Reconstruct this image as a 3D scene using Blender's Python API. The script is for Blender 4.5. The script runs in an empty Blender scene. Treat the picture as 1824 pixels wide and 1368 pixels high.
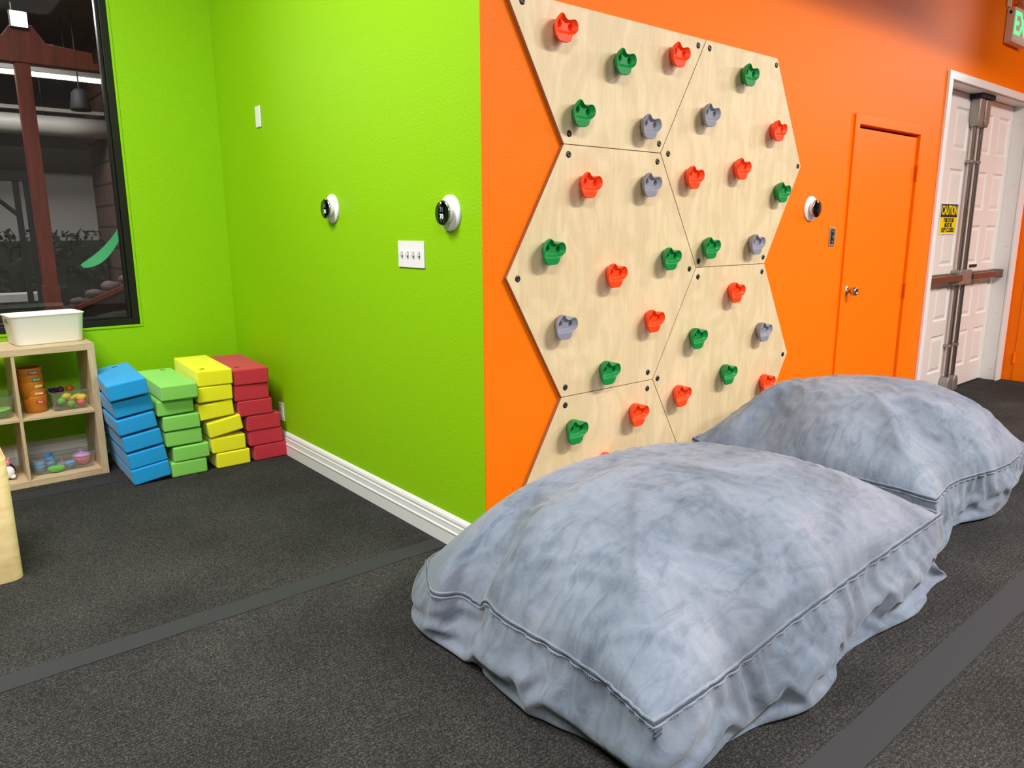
import bpy, bmesh, math, random
import numpy as np
from mathutils import Vector, Matrix, noise

# ------------------------------------------------------------------ camera, world, lights, exposure
sc = bpy.context.scene
COL = sc.collection
def R(d): return math.radians(d)

F_PX = 1310.07                     # focal length for an 1824 px wide frame
TILT, YAW, ROLL = .20614, .69044, .00463
_f = Vector((math.cos(TILT)*math.sin(YAW), math.cos(TILT)*math.cos(YAW), -math.sin(TILT)))
_r = Vector((math.cos(YAW), -math.sin(YAW), 0)); _d = _f.cross(_r)
_r2 = math.cos(ROLL)*_r + math.sin(ROLL)*_d; _d2 = -math.sin(ROLL)*_r + math.cos(ROLL)*_d
cam_data = bpy.data.cameras.new('camera'); cam = bpy.data.objects.new('camera', cam_data); COL.objects.link(cam)
_m = Matrix((_r2, -_d2, -_f)).transposed().to_4x4(); _m.translation = Vector((-1.7176, -2.2463, 1.35))
cam.matrix_world = _m
cam_data.sensor_width = 36; cam_data.lens = F_PX/1824*36; cam_data.clip_start = .05
sc.camera = cam

vs = sc.view_settings
sc.display_settings.display_device = 'sRGB'
vs.view_transform = 'Standard'; vs.look = 'None'; vs.gamma = 1.0; vs.use_curve_mapping = False
vs.exposure = 0.95

world = bpy.data.worlds.new('night'); sc.world = world; world.use_nodes = True
world.node_tree.nodes['Background'].inputs[0].default_value = (.006, .0055, .005, 1)
world.node_tree.nodes['Background'].inputs[1].default_value = 1.0

def area(name, loc, rot, sx, sy, power, col=(1, .985, .975), spread=180):
    l = bpy.data.lights.new(name, 'AREA'); l.shape = 'RECTANGLE'; l.size = sx; l.size_y = sy
    l.energy = power; l.color = col; l.spread = R(spread)
    o = bpy.data.objects.new(name, l); o.location = loc; o.rotation_euler = [R(a) for a in rot]; COL.objects.link(o); return o
LIGHTS = [
 ('ceiling_lamp_alcove', (-2.1, .6, 3.75), (0, 0, 0), 1.4, 1.0, 88),
 ('ceiling_lamp_climbing', (1.9, -3.5, 3.75), (0, 0, 0), 1.8, .6, 138),
 ('ceiling_lamp_camera', (-2.4, -3.4, 3.75), (0, 0, 0), 1.8, 1.0, 100),
 ('ceiling_lamp_hall', (8.2, -2.3, 3.45), (0, 35, 0), .9, .3, 42),
 ('ceiling_lamp_far', (5.0, -4.2, 3.75), (0, 0, 0), 1.8, .8, 108),
]
for a in LIGHTS: area(*a)

# ------------------------------------------------------------------ materials
def lin(c):
    return tuple((v/255/12.92 if v/255 <= .04045 else ((v/255+.055)/1.055)**2.4) for v in c)
def mat(name, rgb, rough=.5, metal=0, spec=.5, emit=None, estr=1, coat=0, alpha=None):
    m = bpy.data.materials.new(name); m.use_nodes = True; b = m.node_tree.nodes['Principled BSDF']
    b.inputs['Base Color'].default_value = (*lin(rgb), 1); b.inputs['Roughness'].default_value = rough
    b.inputs['Metallic'].default_value = metal; b.inputs['Specular IOR Level'].default_value = spec
    b.inputs['Coat Weight'].default_value = coat
    if emit: b.inputs['Emission Color'].default_value = (*lin(emit), 1); b.inputs['Emission Strength'].default_value = estr
    # a trace of surface texture on every material
    nt = m.node_tree
    n = nt.nodes.new('ShaderNodeTexNoise'); n.inputs['Scale'].default_value = 60; n.inputs['Detail'].default_value = 3
    bp = nt.nodes.new('ShaderNodeBump'); bp.inputs['Strength'].default_value = .04; bp.inputs['Distance'].default_value = .002
    tc = nt.nodes.new('ShaderNodeTexCoord'); nt.links.new(tc.outputs['Object'], n.inputs['Vector'])
    nt.links.new(n.outputs['Fac'], bp.inputs['Height']); nt.links.new(bp.outputs['Normal'], b.inputs['Normal'])
    return m
def nodes(m): return m.node_tree.nodes, m.node_tree.links, m.node_tree.nodes['Principled BSDF']
def wall_paint(name, rgb, rough=.42, bump=.5, scale=95, spec=.5):
    m = mat(name, rgb, rough, spec=spec); N, L, b = nodes(m)
    tc = N.new('ShaderNodeTexCoord'); a = N.new('ShaderNodeTexNoise'); a.inputs['Scale'].default_value = scale; a.inputs['Detail'].default_value = 4; a.inputs['Roughness'].default_value = .55
    c = N.new('ShaderNodeTexNoise'); c.inputs['Scale'].default_value = 7; c.inputs['Detail'].default_value = 3
    ad = N.new('ShaderNodeMath'); ad.operation = 'MULTIPLY_ADD'; ad.inputs[1].default_value = .5
    bp = N.new('ShaderNodeBump'); bp.inputs['Strength'].default_value = bump; bp.inputs['Distance'].default_value = .0035
    L.new(tc.outputs['Object'], a.inputs['Vector']); L.new(tc.outputs['Object'], c.inputs['Vector'])
    L.new(c.outputs['Fac'], ad.inputs[0]); L.new(a.outputs['Fac'], ad.inputs[2]); L.new(ad.outputs[0], bp.inputs['Height']); L.new(bp.outputs['Normal'], b.inputs['Normal'])
    return m
def ramp(N, stops):
    r = N.new('ShaderNodeValToRGB'); e = r.color_ramp.elements
    while len(e) < len(stops): e.new(.5)
    for el, (p, c) in zip(e, stops): el.position = p; el.color = (*lin(c), 1)
    return r
M = {}
M['green'] = wall_paint('green wall paint', (148, 206, 1), .5, spec=.3)
M['orange'] = wall_paint('orange wall paint', (255, 122, 3), .5, spec=.16)
M['orange_door'] = mat('orange gloss paint', (255, 121, 3), .45, spec=.18)
M['white_trim'] = mat('white gloss trim', (236, 234, 230), .35)
M['white_door'] = mat('white door paint', (240, 229, 220), .4)
M['ceiling'] = wall_paint('ceiling paint', (205, 203, 198), .8)
M['far_wall'] = wall_paint('hall wall paint', (150, 148, 144), .6)
M['black'] = mat('black anodised frame', (18, 18, 18), .35)
M['white_plastic'] = mat('white plastic', (246, 244, 243), .35)
M['display'] = mat('black display glass', (8, 8, 9), .08)
M['chrome'] = mat('polished steel', (200, 198, 194), .18, 1)
M['steel'] = mat('brushed hardware', (128, 118, 110), .38, .85)
M['steel_light'] = mat('cast latch case', (160, 154, 148), .4, .6)
M['brass'] = mat('worn metal plate', (196, 188, 168), .35, .7)
M['screw'] = mat('zinc screw head', (70, 68, 62), .35, .8)
M['socket'] = mat('screw socket', (150, 150, 146), .25, .9)
M['dark'] = mat('dark rubber', (20, 20, 22), .7)
M['red'] = mat('red climbing hold plastic', (255, 70, 6), .42, spec=.35)
M['hgreen'] = mat('green climbing hold plastic', (4, 136, 56), .42, spec=.35)
M['grey'] = mat('grey climbing hold plastic', (142, 141, 152), .45, spec=.35)
M['yellow_sign'] = mat('sign yellow', (250, 222, 10), .4); M['sign_white'] = mat('sign white', (240, 240, 236), .4)
M['exit_white'] = mat('exit sign housing', (226, 214, 196), .5)
M['exit_green'] = mat('exit letters', (70, 200, 120), .5, emit=(90, 225, 140), estr=.75)
M['digits'] = mat('display digits', (200, 215, 215), .5, emit=(200, 220, 225), estr=.45)
M['digits_dim'] = mat('dim display digits', (120, 130, 130), .5, emit=(120, 130, 130), estr=.25)
M['lens'] = mat('emergency lamp lens', (150, 150, 140), .25)

def foam(name, rgb): 
    m = mat(name, rgb, .75, spec=.3); N, L, b = nodes(m); b.inputs['Sheen Weight'].default_value = .16; b.inputs['Sheen Roughness'].default_value = .5
    return m
M['foam_blue'] = foam('blue foam', (24, 156, 226)); M['foam_green'] = foam('green foam', (140, 215, 96))
M['foam_yellow'] = foam('yellow foam', (255, 246, 30)); M['foam_red'] = foam('red foam', (208, 50, 66))

def wood(name, c1, c2, c3, scale=(1, 1, 1), band=5, rough=.45, mott=True):
    m = mat(name, c2, rough); N, L, b = nodes(m)
    tc = N.new('ShaderNodeTexCoord'); mp = N.new('ShaderNodeMapping'); mp.inputs['Scale'].default_value = scale
    a = N.new('ShaderNodeTexNoise'); a.inputs['Scale'].default_value = band; a.inputs['Detail'].default_value = 6; a.inputs['Roughness'].default_value = .6; a.inputs['Distortion'].default_value = .6
    r = ramp(N, [(.3, c1), (.5, c2), (.72, c3)])
    L.new(tc.outputs['Object'], mp.inputs['Vector']); L.new(mp.outputs[0], a.inputs['Vector']); L.new(a.outputs['Fac'], r.inputs[0])
    out = r.outputs[0]
    if mott:
        g = N.new('ShaderNodeTexNoise'); g.inputs['Scale'].default_value = 3.2; g.inputs['Detail'].default_value = 3; g.inputs['Distortion'].default_value = 1.8
        gm = N.new('ShaderNodeMapping'); gm.inputs['Scale'].default_value = (2.2, 2.2, 1.0); L.new(tc.outputs['Object'], gm.inputs['Vector']); L.new(gm.outputs[0], g.inputs['Vector'])
        r2 = N.new('ShaderNodeValToRGB'); r2.color_ramp.elements[0].position = .42; r2.color_ramp.elements[0].color = (.90, .88, .84, 1); r2.color_ramp.elements[1].position = .62; r2.color_ramp.elements[1].color = (1, 1, 1, 1)
        mx = N.new('ShaderNodeMix'); mx.data_type = 'RGBA'; mx.blend_type = 'MULTIPLY'; mx.inputs[0].default_value = 1
        L.new(g.outputs['Fac'], r2.inputs[0]); L.new(out, mx.inputs[6]); L.new(r2.outputs[0], mx.inputs[7]); out = mx.outputs[2]
    L.new(out, b.inputs['Base Color'])
    return m
M['birch'] = wood('birch plywood', (232, 206, 160), (236, 213, 168), (240, 218, 175), (14, 14, 1.1), 4)
M['birch_edge'] = mat('plywood edge', (176, 128, 84), .6)
M['oak'] = wood('pale oak laminate', (190, 162, 124), (206, 180, 142), (218, 194, 156), (2, 30, 30), 4, mott=False)
M['oak_up'] = wood('pale oak laminate upright', (190, 162, 124), (206, 180, 142), (218, 194, 156), (30, 30, 2), 4, mott=False)
M['bent_ply'] = wood('bent birch plywood', (212, 182, 124), (230, 204, 148), (238, 214, 162), (2, 2, 9), 2.4, rough=.35)
M['redwood'] = wood('red brown stained post', (92, 26, 14), (118, 38, 20), (140, 52, 28), (8, 8, 1), 3, mott=False)

# carpet
m = mat('charcoal carpet', (64, 62, 61), .95, spec=.1); M['carpet'] = m; N, L, b = nodes(m)
tc = N.new('ShaderNodeTexCoord')
a = N.new('ShaderNodeTexNoise'); a.inputs['Scale'].default_value = 210; a.inputs['Detail'].default_value = 3; a.inputs['Roughness'].default_value = .85
g = N.new('ShaderNodeTexNoise'); g.inputs['Scale'].default_value = 2.2; g.inputs['Detail'].default_value = 5
r = ramp(N, [(.1, (38, 38, 39)), (.55, (57, 56, 55)), (.95, (102, 98, 94))]); r2 = ramp(N, [(.3, (205, 205, 205)), (.7, (255, 255, 255))])
mx = N.new('ShaderNodeMix'); mx.data_type = 'RGBA'; mx.blend_type = 'MULTIPLY'; mx.inputs[0].default_value = 1
rib = N.new('ShaderNodeTexWave'); rib.bands_direction = 'Y'; rib.inputs['Scale'].default_value = 22; rib.inputs['Distortion'].default_value = 1.2; rib.inputs['Detail'].default_value = 2
rr = ramp(N, [(.2, (236, 232, 230)), (.8, (255, 255, 255))]); mx2 = N.new('ShaderNodeMix'); mx2.data_type = 'RGBA'; mx2.blend_type = 'MULTIPLY'; mx2.inputs[0].default_value = 1
bp = N.new('ShaderNodeBump'); bp.inputs['Strength'].default_value = .15; bp.inputs['Distance'].default_value = .001
for n_ in (g, rib): L.new(tc.outputs['Object'], n_.inputs['Vector'])
def cells(k):
    s = N.new('ShaderNodeVectorMath'); s.operation = 'SCALE'; s.inputs['Scale'].default_value = k; f = N.new('ShaderNodeVectorMath'); f.operation = 'FLOOR'
    wn = N.new('ShaderNodeTexWhiteNoise'); L.new(tc.outputs['Object'], s.inputs[0]); L.new(s.outputs[0], f.inputs[0]); L.new(f.outputs[0], wn.inputs['Vector']); return wn
c1_, c2_ = cells(560), cells(250); sm = N.new('ShaderNodeMath'); sm.operation = 'ADD'; sh_ = N.new('ShaderNodeMath'); sh_.operation = 'MULTIPLY'; sh_.inputs[1].default_value = .5
L.new(c1_.outputs['Value'], sm.inputs[0]); L.new(c2_.outputs['Value'], sm.inputs[1]); L.new(sm.outputs[0], sh_.inputs[0])
a = N.new('ShaderNodeMath'); a.operation = 'MULTIPLY'; a.inputs[1].default_value = 1.0; L.new(sh_.outputs[0], a.inputs[0])
L.new(a.outputs[0], r.inputs[0]); L.new(g.outputs['Fac'], r2.inputs[0]); L.new(r.outputs[0], mx.inputs[6]); L.new(r2.outputs[0], mx.inputs[7])
L.new(rib.outputs['Fac'], rr.inputs[0]); L.new(mx.outputs[2], mx2.inputs[6]); L.new(rr.outputs[0], mx2.inputs[7]); L.new(mx2.outputs[2], b.inputs['Base Color'])
L.new(a.outputs[0], bp.inputs['Height']); L.new(bp.outputs['Normal'], b.inputs['Normal'])
M['tape'] = wall_paint('grey gaffer tape', (53, 53, 55), .7, .2, 160, .2)

# suede like cover fabric: nap patches, scuffs, fine creases
m = mat('grey suede cover', (150, 160, 175), .8, spec=.25); M['suede'] = m; N, L, b = nodes(m)
tc = N.new('ShaderNodeTexCoord')
n1 = N.new('ShaderNodeTexNoise'); n1.inputs['Scale'].default_value = 2.6; n1.inputs['Detail'].default_value = 7; n1.inputs['Roughness'].default_value = .62; n1.inputs['Distortion'].default_value = .9
mp = N.new('ShaderNodeMapping'); mp.inputs['Rotation'].default_value = (0, 0, .6); mp.inputs['Scale'].default_value = (5, 17, 6)
n2 = N.new('ShaderNodeTexNoise'); n2.inputs['Scale'].default_value = .8; n2.inputs['Detail'].default_value = 6; n2.inputs['Roughness'].default_value = .7; n2.inputs['Distortion'].default_value = 1.6
r1 = ramp(N, [(.32, (88, 99, 111)), (.46, (114, 125, 139)), (.58, (128, 138, 152)), (.74, (152, 157, 168))])
r2 = ramp(N, [(.36, (220, 224, 228)), (.5, (252, 252, 253)), (.7, (255, 255, 255))])
n3 = N.new('ShaderNodeTexNoise'); n3.inputs['Scale'].default_value = 1.5; n3.inputs['Detail'].default_value = 2
r3 = ramp(N, [(.45, (255, 255, 255)), (.75, (255, 240, 238))])
mxa = N.new('ShaderNodeMix'); mxa.data_type = 'RGBA'; mxa.blend_type = 'MULTIPLY'; mxa.inputs[0].default_value = 1
mxb = N.new('ShaderNodeMix'); mxb.data_type = 'RGBA'; mxb.blend_type = 'MULTIPLY'; mxb.inputs[0].default_value = 1
for n_ in (n1, mp, n3): L.new(tc.outputs['Object'], n_.inputs['Vector'])
L.new(mp.outputs[0], n2.inputs['Vector']); L.new(n1.outputs['Fac'], r1.inputs[0]); L.new(n2.outputs['Fac'], r2.inputs[0]); L.new(n3.outputs['Fac'], r3.inputs[0])
L.new(r1.outputs[0], mxa.inputs[6]); L.new(r2.outputs[0], mxa.inputs[7]); L.new(mxa.outputs[2], mxb.inputs[6]); L.new(r3.outputs[0], mxb.inputs[7]); L.new(mxb.outputs[2], b.inputs['Base Color'])
n4 = N.new('ShaderNodeTexNoise'); n4.inputs['Scale'].default_value = 9; n4.inputs['Detail'].default_value = 5; n4.inputs['Distortion'].default_value = 2.2; L.new(tc.outputs['Object'], n4.inputs['Vector'])
bp1 = N.new('ShaderNodeBump'); bp1.inputs['Strength'].default_value = .28; bp1.inputs['Distance'].default_value = .012
bp2 = N.new('ShaderNodeBump'); bp2.inputs['Strength'].default_value = .25; bp2.inputs['Distance'].default_value = .01
L.new(n4.outputs['Fac'], bp1.inputs['Height']); L.new(n2.outputs['Fac'], bp2.inputs['Height']); L.new(bp1.outputs['Normal'], bp2.inputs['Normal']); L.new(bp2.outputs['Normal'], b.inputs['Normal'])
b.inputs['Sheen Weight'].default_value = .25; b.inputs['Sheen Roughness'].default_value = .5
M['suede_dark'] = mat('dark seam piping', (66, 72, 84), .8); M['thread'] = mat('pale thread', (168, 175, 186), .7)

def clear_mat(name, tint=(1, 1, 1), gloss=.12, rough=.05, milk=.0):
    m = bpy.data.materials.new(name); m.use_nodes = True; nt = m.node_tree; nt.nodes.clear()
    o = nt.nodes.new('ShaderNodeOutputMaterial'); t = nt.nodes.new('ShaderNodeBsdfTransparent'); t.inputs[0].default_value = (*tint, 1)
    g = nt.nodes.new('ShaderNodeBsdfGlossy'); g.inputs['Roughness'].default_value = rough; g.inputs[0].default_value = (.95, .95, .95, 1)
    lw = nt.nodes.new('ShaderNodeLayerWeight'); lw.inputs['Blend'].default_value = .5
    pw = nt.nodes.new('ShaderNodeMath'); pw.operation = 'POWER'; pw.inputs[1].default_value = 4; nt.links.new(lw.outputs['Facing'], pw.inputs[0])
    fr = nt.nodes.new('ShaderNodeMath'); fr.operation = 'MULTIPLY_ADD'; fr.inputs[1].default_value = .7; fr.inputs[2].default_value = .04; nt.links.new(pw.outputs[0], fr.inputs[0])
    mx = nt.nodes.new('ShaderNodeMixShader'); nt.links.new(fr.outputs[0], mx.inputs[0]); nt.links.new(t.outputs[0], mx.inputs[1]); nt.links.new(g.outputs[0], mx.inputs[2])
    out = mx
    if milk:
        d = nt.nodes.new('ShaderNodeBsdfDiffuse'); d.inputs[0].default_value = (.85, .87, .88, 1)
        m2 = nt.nodes.new('ShaderNodeMixShader'); m2.inputs[0].default_value = milk; nt.links.new(mx.outputs[0], m2.inputs[1]); nt.links.new(d.outputs[0], m2.inputs[2]); out = m2
    nt.links.new(out.outputs[0], o.inputs[0]); return m
M['glass'] = clear_mat('window glass', (.9, .9, .9), rough=.02)
M['clear_plastic'] = clear_mat('clear plastic', (.96, .97, .97), rough=.12, milk=.045)

# ------------------------------------------------------------------ building helpers
def tag(o, label=None, cat=None, group=None, kind=None):
    if label: o['label'] = label
    if cat: o['category'] = cat
    if group: o['group'] = group
    if kind: o['kind'] = kind
    return o
def link(name, bm, m, parent=None, smooth=False, bevel=0, segs=2):
    me = bpy.data.meshes.new(name)
    if isinstance(bm, bmesh.types.BMesh):
        bmesh.ops.recalc_face_normals(bm, faces=bm.faces); bm.to_mesh(me); bm.free()
    else: me = bm
    o = bpy.data.objects.new(name, me)
    if m: me.materials.append(m)
    COL.objects.link(o)
    if parent: o.parent = parent
    if smooth:
        for p in me.polygons: p.use_smooth = True
    if bevel:
        b = o.modifiers.new('bevel', 'BEVEL'); b.width = bevel; b.segments = segs; b.limit_method = 'ANGLE'; b.angle_limit = R(40); b.harden_normals = False
        for p in me.polygons: p.use_smooth = True
        w = o.modifiers.new('normals', 'WEIGHTED_NORMAL'); w.keep_sharp = True
    return o
def empty(name, loc=(0, 0, 0), rz=0):
    o = bpy.data.objects.new(name, None); o.location = loc; o.rotation_euler = (0, 0, rz); o.empty_display_size = .05; COL.objects.link(o); return o
def box(bm, x0, x1, y0, y1, z0, z1, mx=None):
    vs_ = [bm.verts.new(p) for p in ((x0, y0, z0), (x1, y0, z0), (x1, y1, z0), (x0, y1, z0), (x0, y0, z1), (x1, y0, z1), (x1, y1, z1), (x0, y1, z1))]
    if mx is not None:
        for v in vs_: v.co = mx @ v.co
    for f in ((3, 2, 1, 0), (4, 5, 6, 7), (0, 1, 5, 4), (1, 2, 6, 5), (2, 3, 7, 6), (3, 0, 4, 7)): bm.faces.new([vs_[i] for i in f])
    return vs_
def bx(name, dims, m, parent=None, bevel=0, segs=2):
    bm = bmesh.new(); box(bm, *dims); return link(name, bm, m, parent, bevel=bevel, segs=segs)
def prism(bm, pts, axis, a, b):
    """polygon pts (2D) swept between a and b along axis ('x','y','z')"""
    def P(p, t): return {'y': (p[0], t, p[1]), 'x': (t, p[0], p[1]), 'z': (p[0], p[1], t)}[axis]
    A = [bm.verts.new(P(p, a)) for p in pts]; B = [bm.verts.new(P(p, b)) for p in pts]
    bm.faces.new(A); bm.faces.new(B[::-1]); n = len(pts)
    for i in range(n): bm.faces.new((A[i], B[i], B[(i+1) % n], A[(i+1) % n]))
def lathe(bm, prof, seg=40, mx=None, close=True):
    """prof (r, h) about local z; mx maps to place"""
    rings = []
    for r_, h in prof:
        if r_ < 1e-6: v = bm.verts.new((0, 0, h)); rings.append([v])
        else: rings.append([bm.verts.new((r_*math.cos(2*math.pi*i/seg), r_*math.sin(2*math.pi*i/seg), h)) for i in range(seg)])
    for a_, b_ in zip(rings, rings[1:]):
        if len(a_) == 1 and len(b_) == 1: continue
        for i in range(seg):
            j = (i+1) % seg
            if len(a_) == 1: bm.faces.new((a_[0], b_[i], b_[j]))
            elif len(b_) == 1: bm.faces.new((a_[i], a_[j], b_[0]))
            else: bm.faces.new((a_[i], a_[j], b_[j], b_[i]))
    if mx is not None:
        for ring in rings:
            for v in ring: v.co = mx @ v.co
def tube(bm, pts, r_, seg=10, cyc=False):
    pts = [Vector(p) for p in pts]; n = len(pts); rings = []
    for i, p in enumerate(pts):
        t = (pts[(i+1) % n]-pts[i-1]) if cyc else (pts[min(i+1, n-1)]-pts[max(i-1, 0)])
        t.normalize(); a_ = t.orthogonal() if abs(t.z) > .95 else t.cross(Vector((0, 0, 1))); a_.normalize(); b_ = t.cross(a_)
        rings.append([bm.verts.new(p+r_*(math.cos(2*math.pi*k/seg)*a_+math.sin(2*math.pi*k/seg)*b_)) for k in range(seg)])
    for i in range(n if cyc else n-1):
        A, B = rings[i], rings[(i+1) % n]
        for k in range(seg): bm.faces.new((A[k], A[(k+1) % seg], B[(k+1) % seg], B[k]))
    if not cyc: bm.faces.new(rings[0][::-1]); bm.faces.new(rings[-1])
def text(name, s, size, m, loc, rot, parent=None, depth=.0006, align='CENTER', bold=0, sx=1):
    cu = bpy.data.curves.new(name, 'FONT'); cu.body = s; cu.size = size; cu.extrude = depth; cu.align_x = align; cu.align_y = 'CENTER'; cu.offset = bold; cu.resolution_u = 3
    t = bpy.data.objects.new('t', cu); COL.objects.link(t); dg = bpy.context.evaluated_depsgraph_get(); me = bpy.data.meshes.new_from_object(t.evaluated_get(dg))
    bpy.data.objects.remove(t)
    me.transform(Matrix.LocRotScale(Vector(loc), __import__('mathutils').Euler([R(a_) for a_ in rot]), Vector((sx, 1, 1))))
    me.materials.clear(); return link(name, me, m, parent)

# ------------------------------------------------------------------ the room
L_A = 2.78            # depth of the alcove: window wall at y = L_A
H_C = 3.9             # ceiling height
X_C = 5.92            # short return wall right of the double door
bx('floor', (-6.5, 11, -8, L_A+.12, -.1, 0), M['carpet']); tag(bpy.data.objects['floor'], kind='structure')
def struct(o): o['kind'] = 'structure'; return o
struct(bx('ceiling', (-6.5, 11, -8, L_A+.12, H_C, H_C+.1), M['ceiling']))
# window wall with its opening
WX0, WX1, WZ0, WZ1 = -3.9, -.585, .783, 3.3
bm = bmesh.new()
box(bm, -6.5, WX0, L_A, L_A+.14, 0, H_C); box(bm, WX1, 0, L_A, L_A+.14, 0, H_C); box(bm, WX0, WX1, L_A, L_A+.14, 0, WZ0); box(bm, WX0, WX1, L_A, L_A+.14, WZ1, H_C)
struct(link('wall_window', bm, M['green']))
# green side wall of the alcove (its end face is painted orange by the climbing wall)
struct(bx('wall_green', (0, .12, .006, L_A+.14, 0, H_C), M['green']))
# orange wall with two door openings
D1 = (2.83, 3.71, 1.975); D2 = (4.10, 5.82, 2.375)
bm = bmesh.new()
box(bm, .0, .12, 0, .006, 0, H_C); box(bm, .12, D1[0], 0, .16, 0, H_C); box(bm, D1[0], D1[1], 0, .16, D1[2], H_C); box(bm, D1[1], D2[0], 0, .16, 0, H_C); box(bm, D2[0], D2[1], 0, .16, D2[2], H_C); box(bm, D2[1], X_C+.1, 0, .16, 0, H_C)
struct(link('wall_climbing', bm, M['orange']))
struct(bx('wall_return', (X_C, 11, -.95, -.0, 0, H_C), M['orange']))
struct(bx('wall_back', (-6.5, 11, -8.1, -8, 0, H_C), M['far_wall'])); struct(bx('wall_left', (-6.6, -6.5, -8, L_A+.14, 0, H_C), M['far_wall'])); struct(bx('wall_right', (11, 11.1, -8, 0, 0, H_C), M['far_wall']))
# unseen ceiling beam, sized and cut short to shade the upper climbing wall
struct(bx('trim_shadow_beam', (1.5, 4.0, -1.25, -1.05, 2.96, H_C), M['orange']))

# moulded baseboards
def base_profile(): return [(0, 0), (.018, 0), (.018, .062), (.0215, .066), (.0215, .071), (.017, .076), (.0155, .098), (.017, .103), (.0125, .109), (.0125, .114), (.015, .120), (.012, .131), (.006, .139), (0, .142)]
def baseboard(name, a, b, nrm):
    a, b, nrm = Vector(a), Vector(b), Vector(nrm); bm = bmesh.new(); pr = base_profile()
    A = [bm.verts.new(a+nrm*p+Vector((0, 0, z))) for p, z in pr]; B = [bm.verts.new(b+nrm*p+Vector((0, 0, z))) for p, z in pr]
    n = len(pr)
    for i in range(n-1): bm.faces.new((A[i], A[i+1], B[i+1], B[i]))
    bm.faces.new(A); bm.faces.new(B[::-1]); bmesh.ops.recalc_face_normals(bm, faces=bm.faces)
    return struct(link(name, bm, M['white_trim']))
baseboard('baseboard_green', (0, .0, 0), (0, L_A, 0), (-1, 0, 0))
baseboard('baseboard_window', (-6.5, L_A, 0), (-.02, L_A, 0), (0, -1, 0))

# window: black frame, inner bead, pane
def ring(bm, x0, x1, z0, z1, w, y0, y1):
    box(bm, x0, x0+w, y0, y1, z0, z1); box(bm, x1-w, x1, y0, y1, z0, z1); box(bm, x0+w, x1-w, y0, y1, z0, z0+w); box(bm, x0+w, x1-w, y0, y1, z1-w, z1)
win = empty('window_1', ((WX0+WX1)/2, L_A+.05, WZ0)); struct(win)
iw = lambda o: (setattr(o, 'matrix_parent_inverse', Matrix.Translation(-Vector(win.location))), o)[1]
bm = bmesh.new(); ring(bm, WX0, WX1, WZ0, WZ1, .042, L_A+.004, L_A+.07); iw(link('window_frame', bm, M['black'], win, bevel=.003))
bm = bmesh.new(); ring(bm, WX0+.042, WX1-.042, WZ0+.042, WZ1-.042, .018, L_A+.018, L_A+.06); iw(link('glazing_bead', bm, M['black'], win, bevel=.003))
iw(link('window_pane', (lambda b: (box(b, WX0+.05, WX1-.05, L_A+.038, L_A+.042, WZ0+.05, WZ1-.05), b)[1])(bmesh.new()), M['glass'], win))
# thin painted stop around the opening
bm = bmesh.new(); ring(bm, WX0-.012, WX1+.012, WZ0-.012, WZ1+.012, .014, L_A-.006, L_A+.003); struct(link('trim_1', bm, M['green'], bevel=.002))

# ---- closet door (orange slab, frame, hinges, knob)
bm = bmesh.new(); x0, x1, zt = D1
box(bm, x0-.045, x0+.012, -.014, .05, 0, zt+.045); box(bm, x1-.012, x1+.045, -.014, .05, 0, zt+.045); box(bm, x0+.012, x1-.012, -.014, .05, zt-.012, zt+.045)
struct(link('trim_2', bm, M['orange_door'], bevel=.003))
dr = struct(empty('door_1', (x0+.02, .02, 0)))
def kid(name, bm, m, par, **k):
    o = link(name, bm, m, par, **k); o.matrix_parent_inverse = par.matrix_world.inverted() if par.parent is None else Matrix(); return o
def upd(): bpy.context.view_layer.update()
upd()
bm = bmesh.new(); box(bm, x0+.017, x1-.02, .004, .045, .012, zt-.03); kid('door_slab', bm, M['orange_door'], dr, bevel=.003)
for z in (.25, .93, 1.72):
    bm = bmesh.new()
    for k in range(5): lathe(bm, [(0, 0), (.008, 0), (.008, .019), (0, .019)], 12, Matrix.Translation((x1-.014, -.016, z-.05+.02*k)))
    h = kid('hinge', bm, M['orange_door'], dr, smooth=False)
kx, kz = 2.872, .966
bm = bmesh.new(); KM = Matrix.Translation((kx, .004, kz)) @ Matrix.Rotation(R(90), 4, 'X')
lathe(bm, [(0, 0), (.033, 0), (.033, .004), (.028, .009), (.014, .011), (.012, .03), (.016, .036), (.025, .042), (.0275, .052), (.026, .066), (.022, .072), (.012, .0735), (.011, .071), (0, .071)], 32, KM)
k = kid('door_knob', bm, M['chrome'], dr, smooth=True); k['label'] = 'polished steel round knob'

# ---- double door: casing, deep white jamb, two panelled leaves, panic hardware
x0, x1, zt = D2
bm = bmesh.new(); box(bm, x0-.045, x0+.018, -.02, .0, 0, zt+.045); box(bm, x1-.03, x1+.075, -.02, .0, 0, zt+.045); box(bm, x0+.018, x1-.03, -.02, .0, zt-.01, zt+.045)
box(bm, x0, x0+.016, 0, .17, 0, zt); box(bm, x1-.016, x1, 0, .17, 0, zt); box(bm, x0, x1, 0, .17, zt-.016, zt)
struct(link('trim_3', bm, M['white_trim'], bevel=.003))
bm = bmesh.new()
for z in (.11, .618, 1.2, 1.708, 2.213): lathe(bm, [(0, 0), (.011, 0), (.011, .003), (.007, .004), (0, .003)], 16, Matrix.Translation((x1-.016, .045, z)) @ Matrix.Rotation(R(-90), 4, 'Y'))
struct(link('trim_4', bm, M['white_door'], smooth=False))
YF = .12   # face of the leaves
ROWS = [(.185, .495), (.615, .91), (1.055, 1.37), (1.495, 1.80), (1.94, 2.25)]
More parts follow.
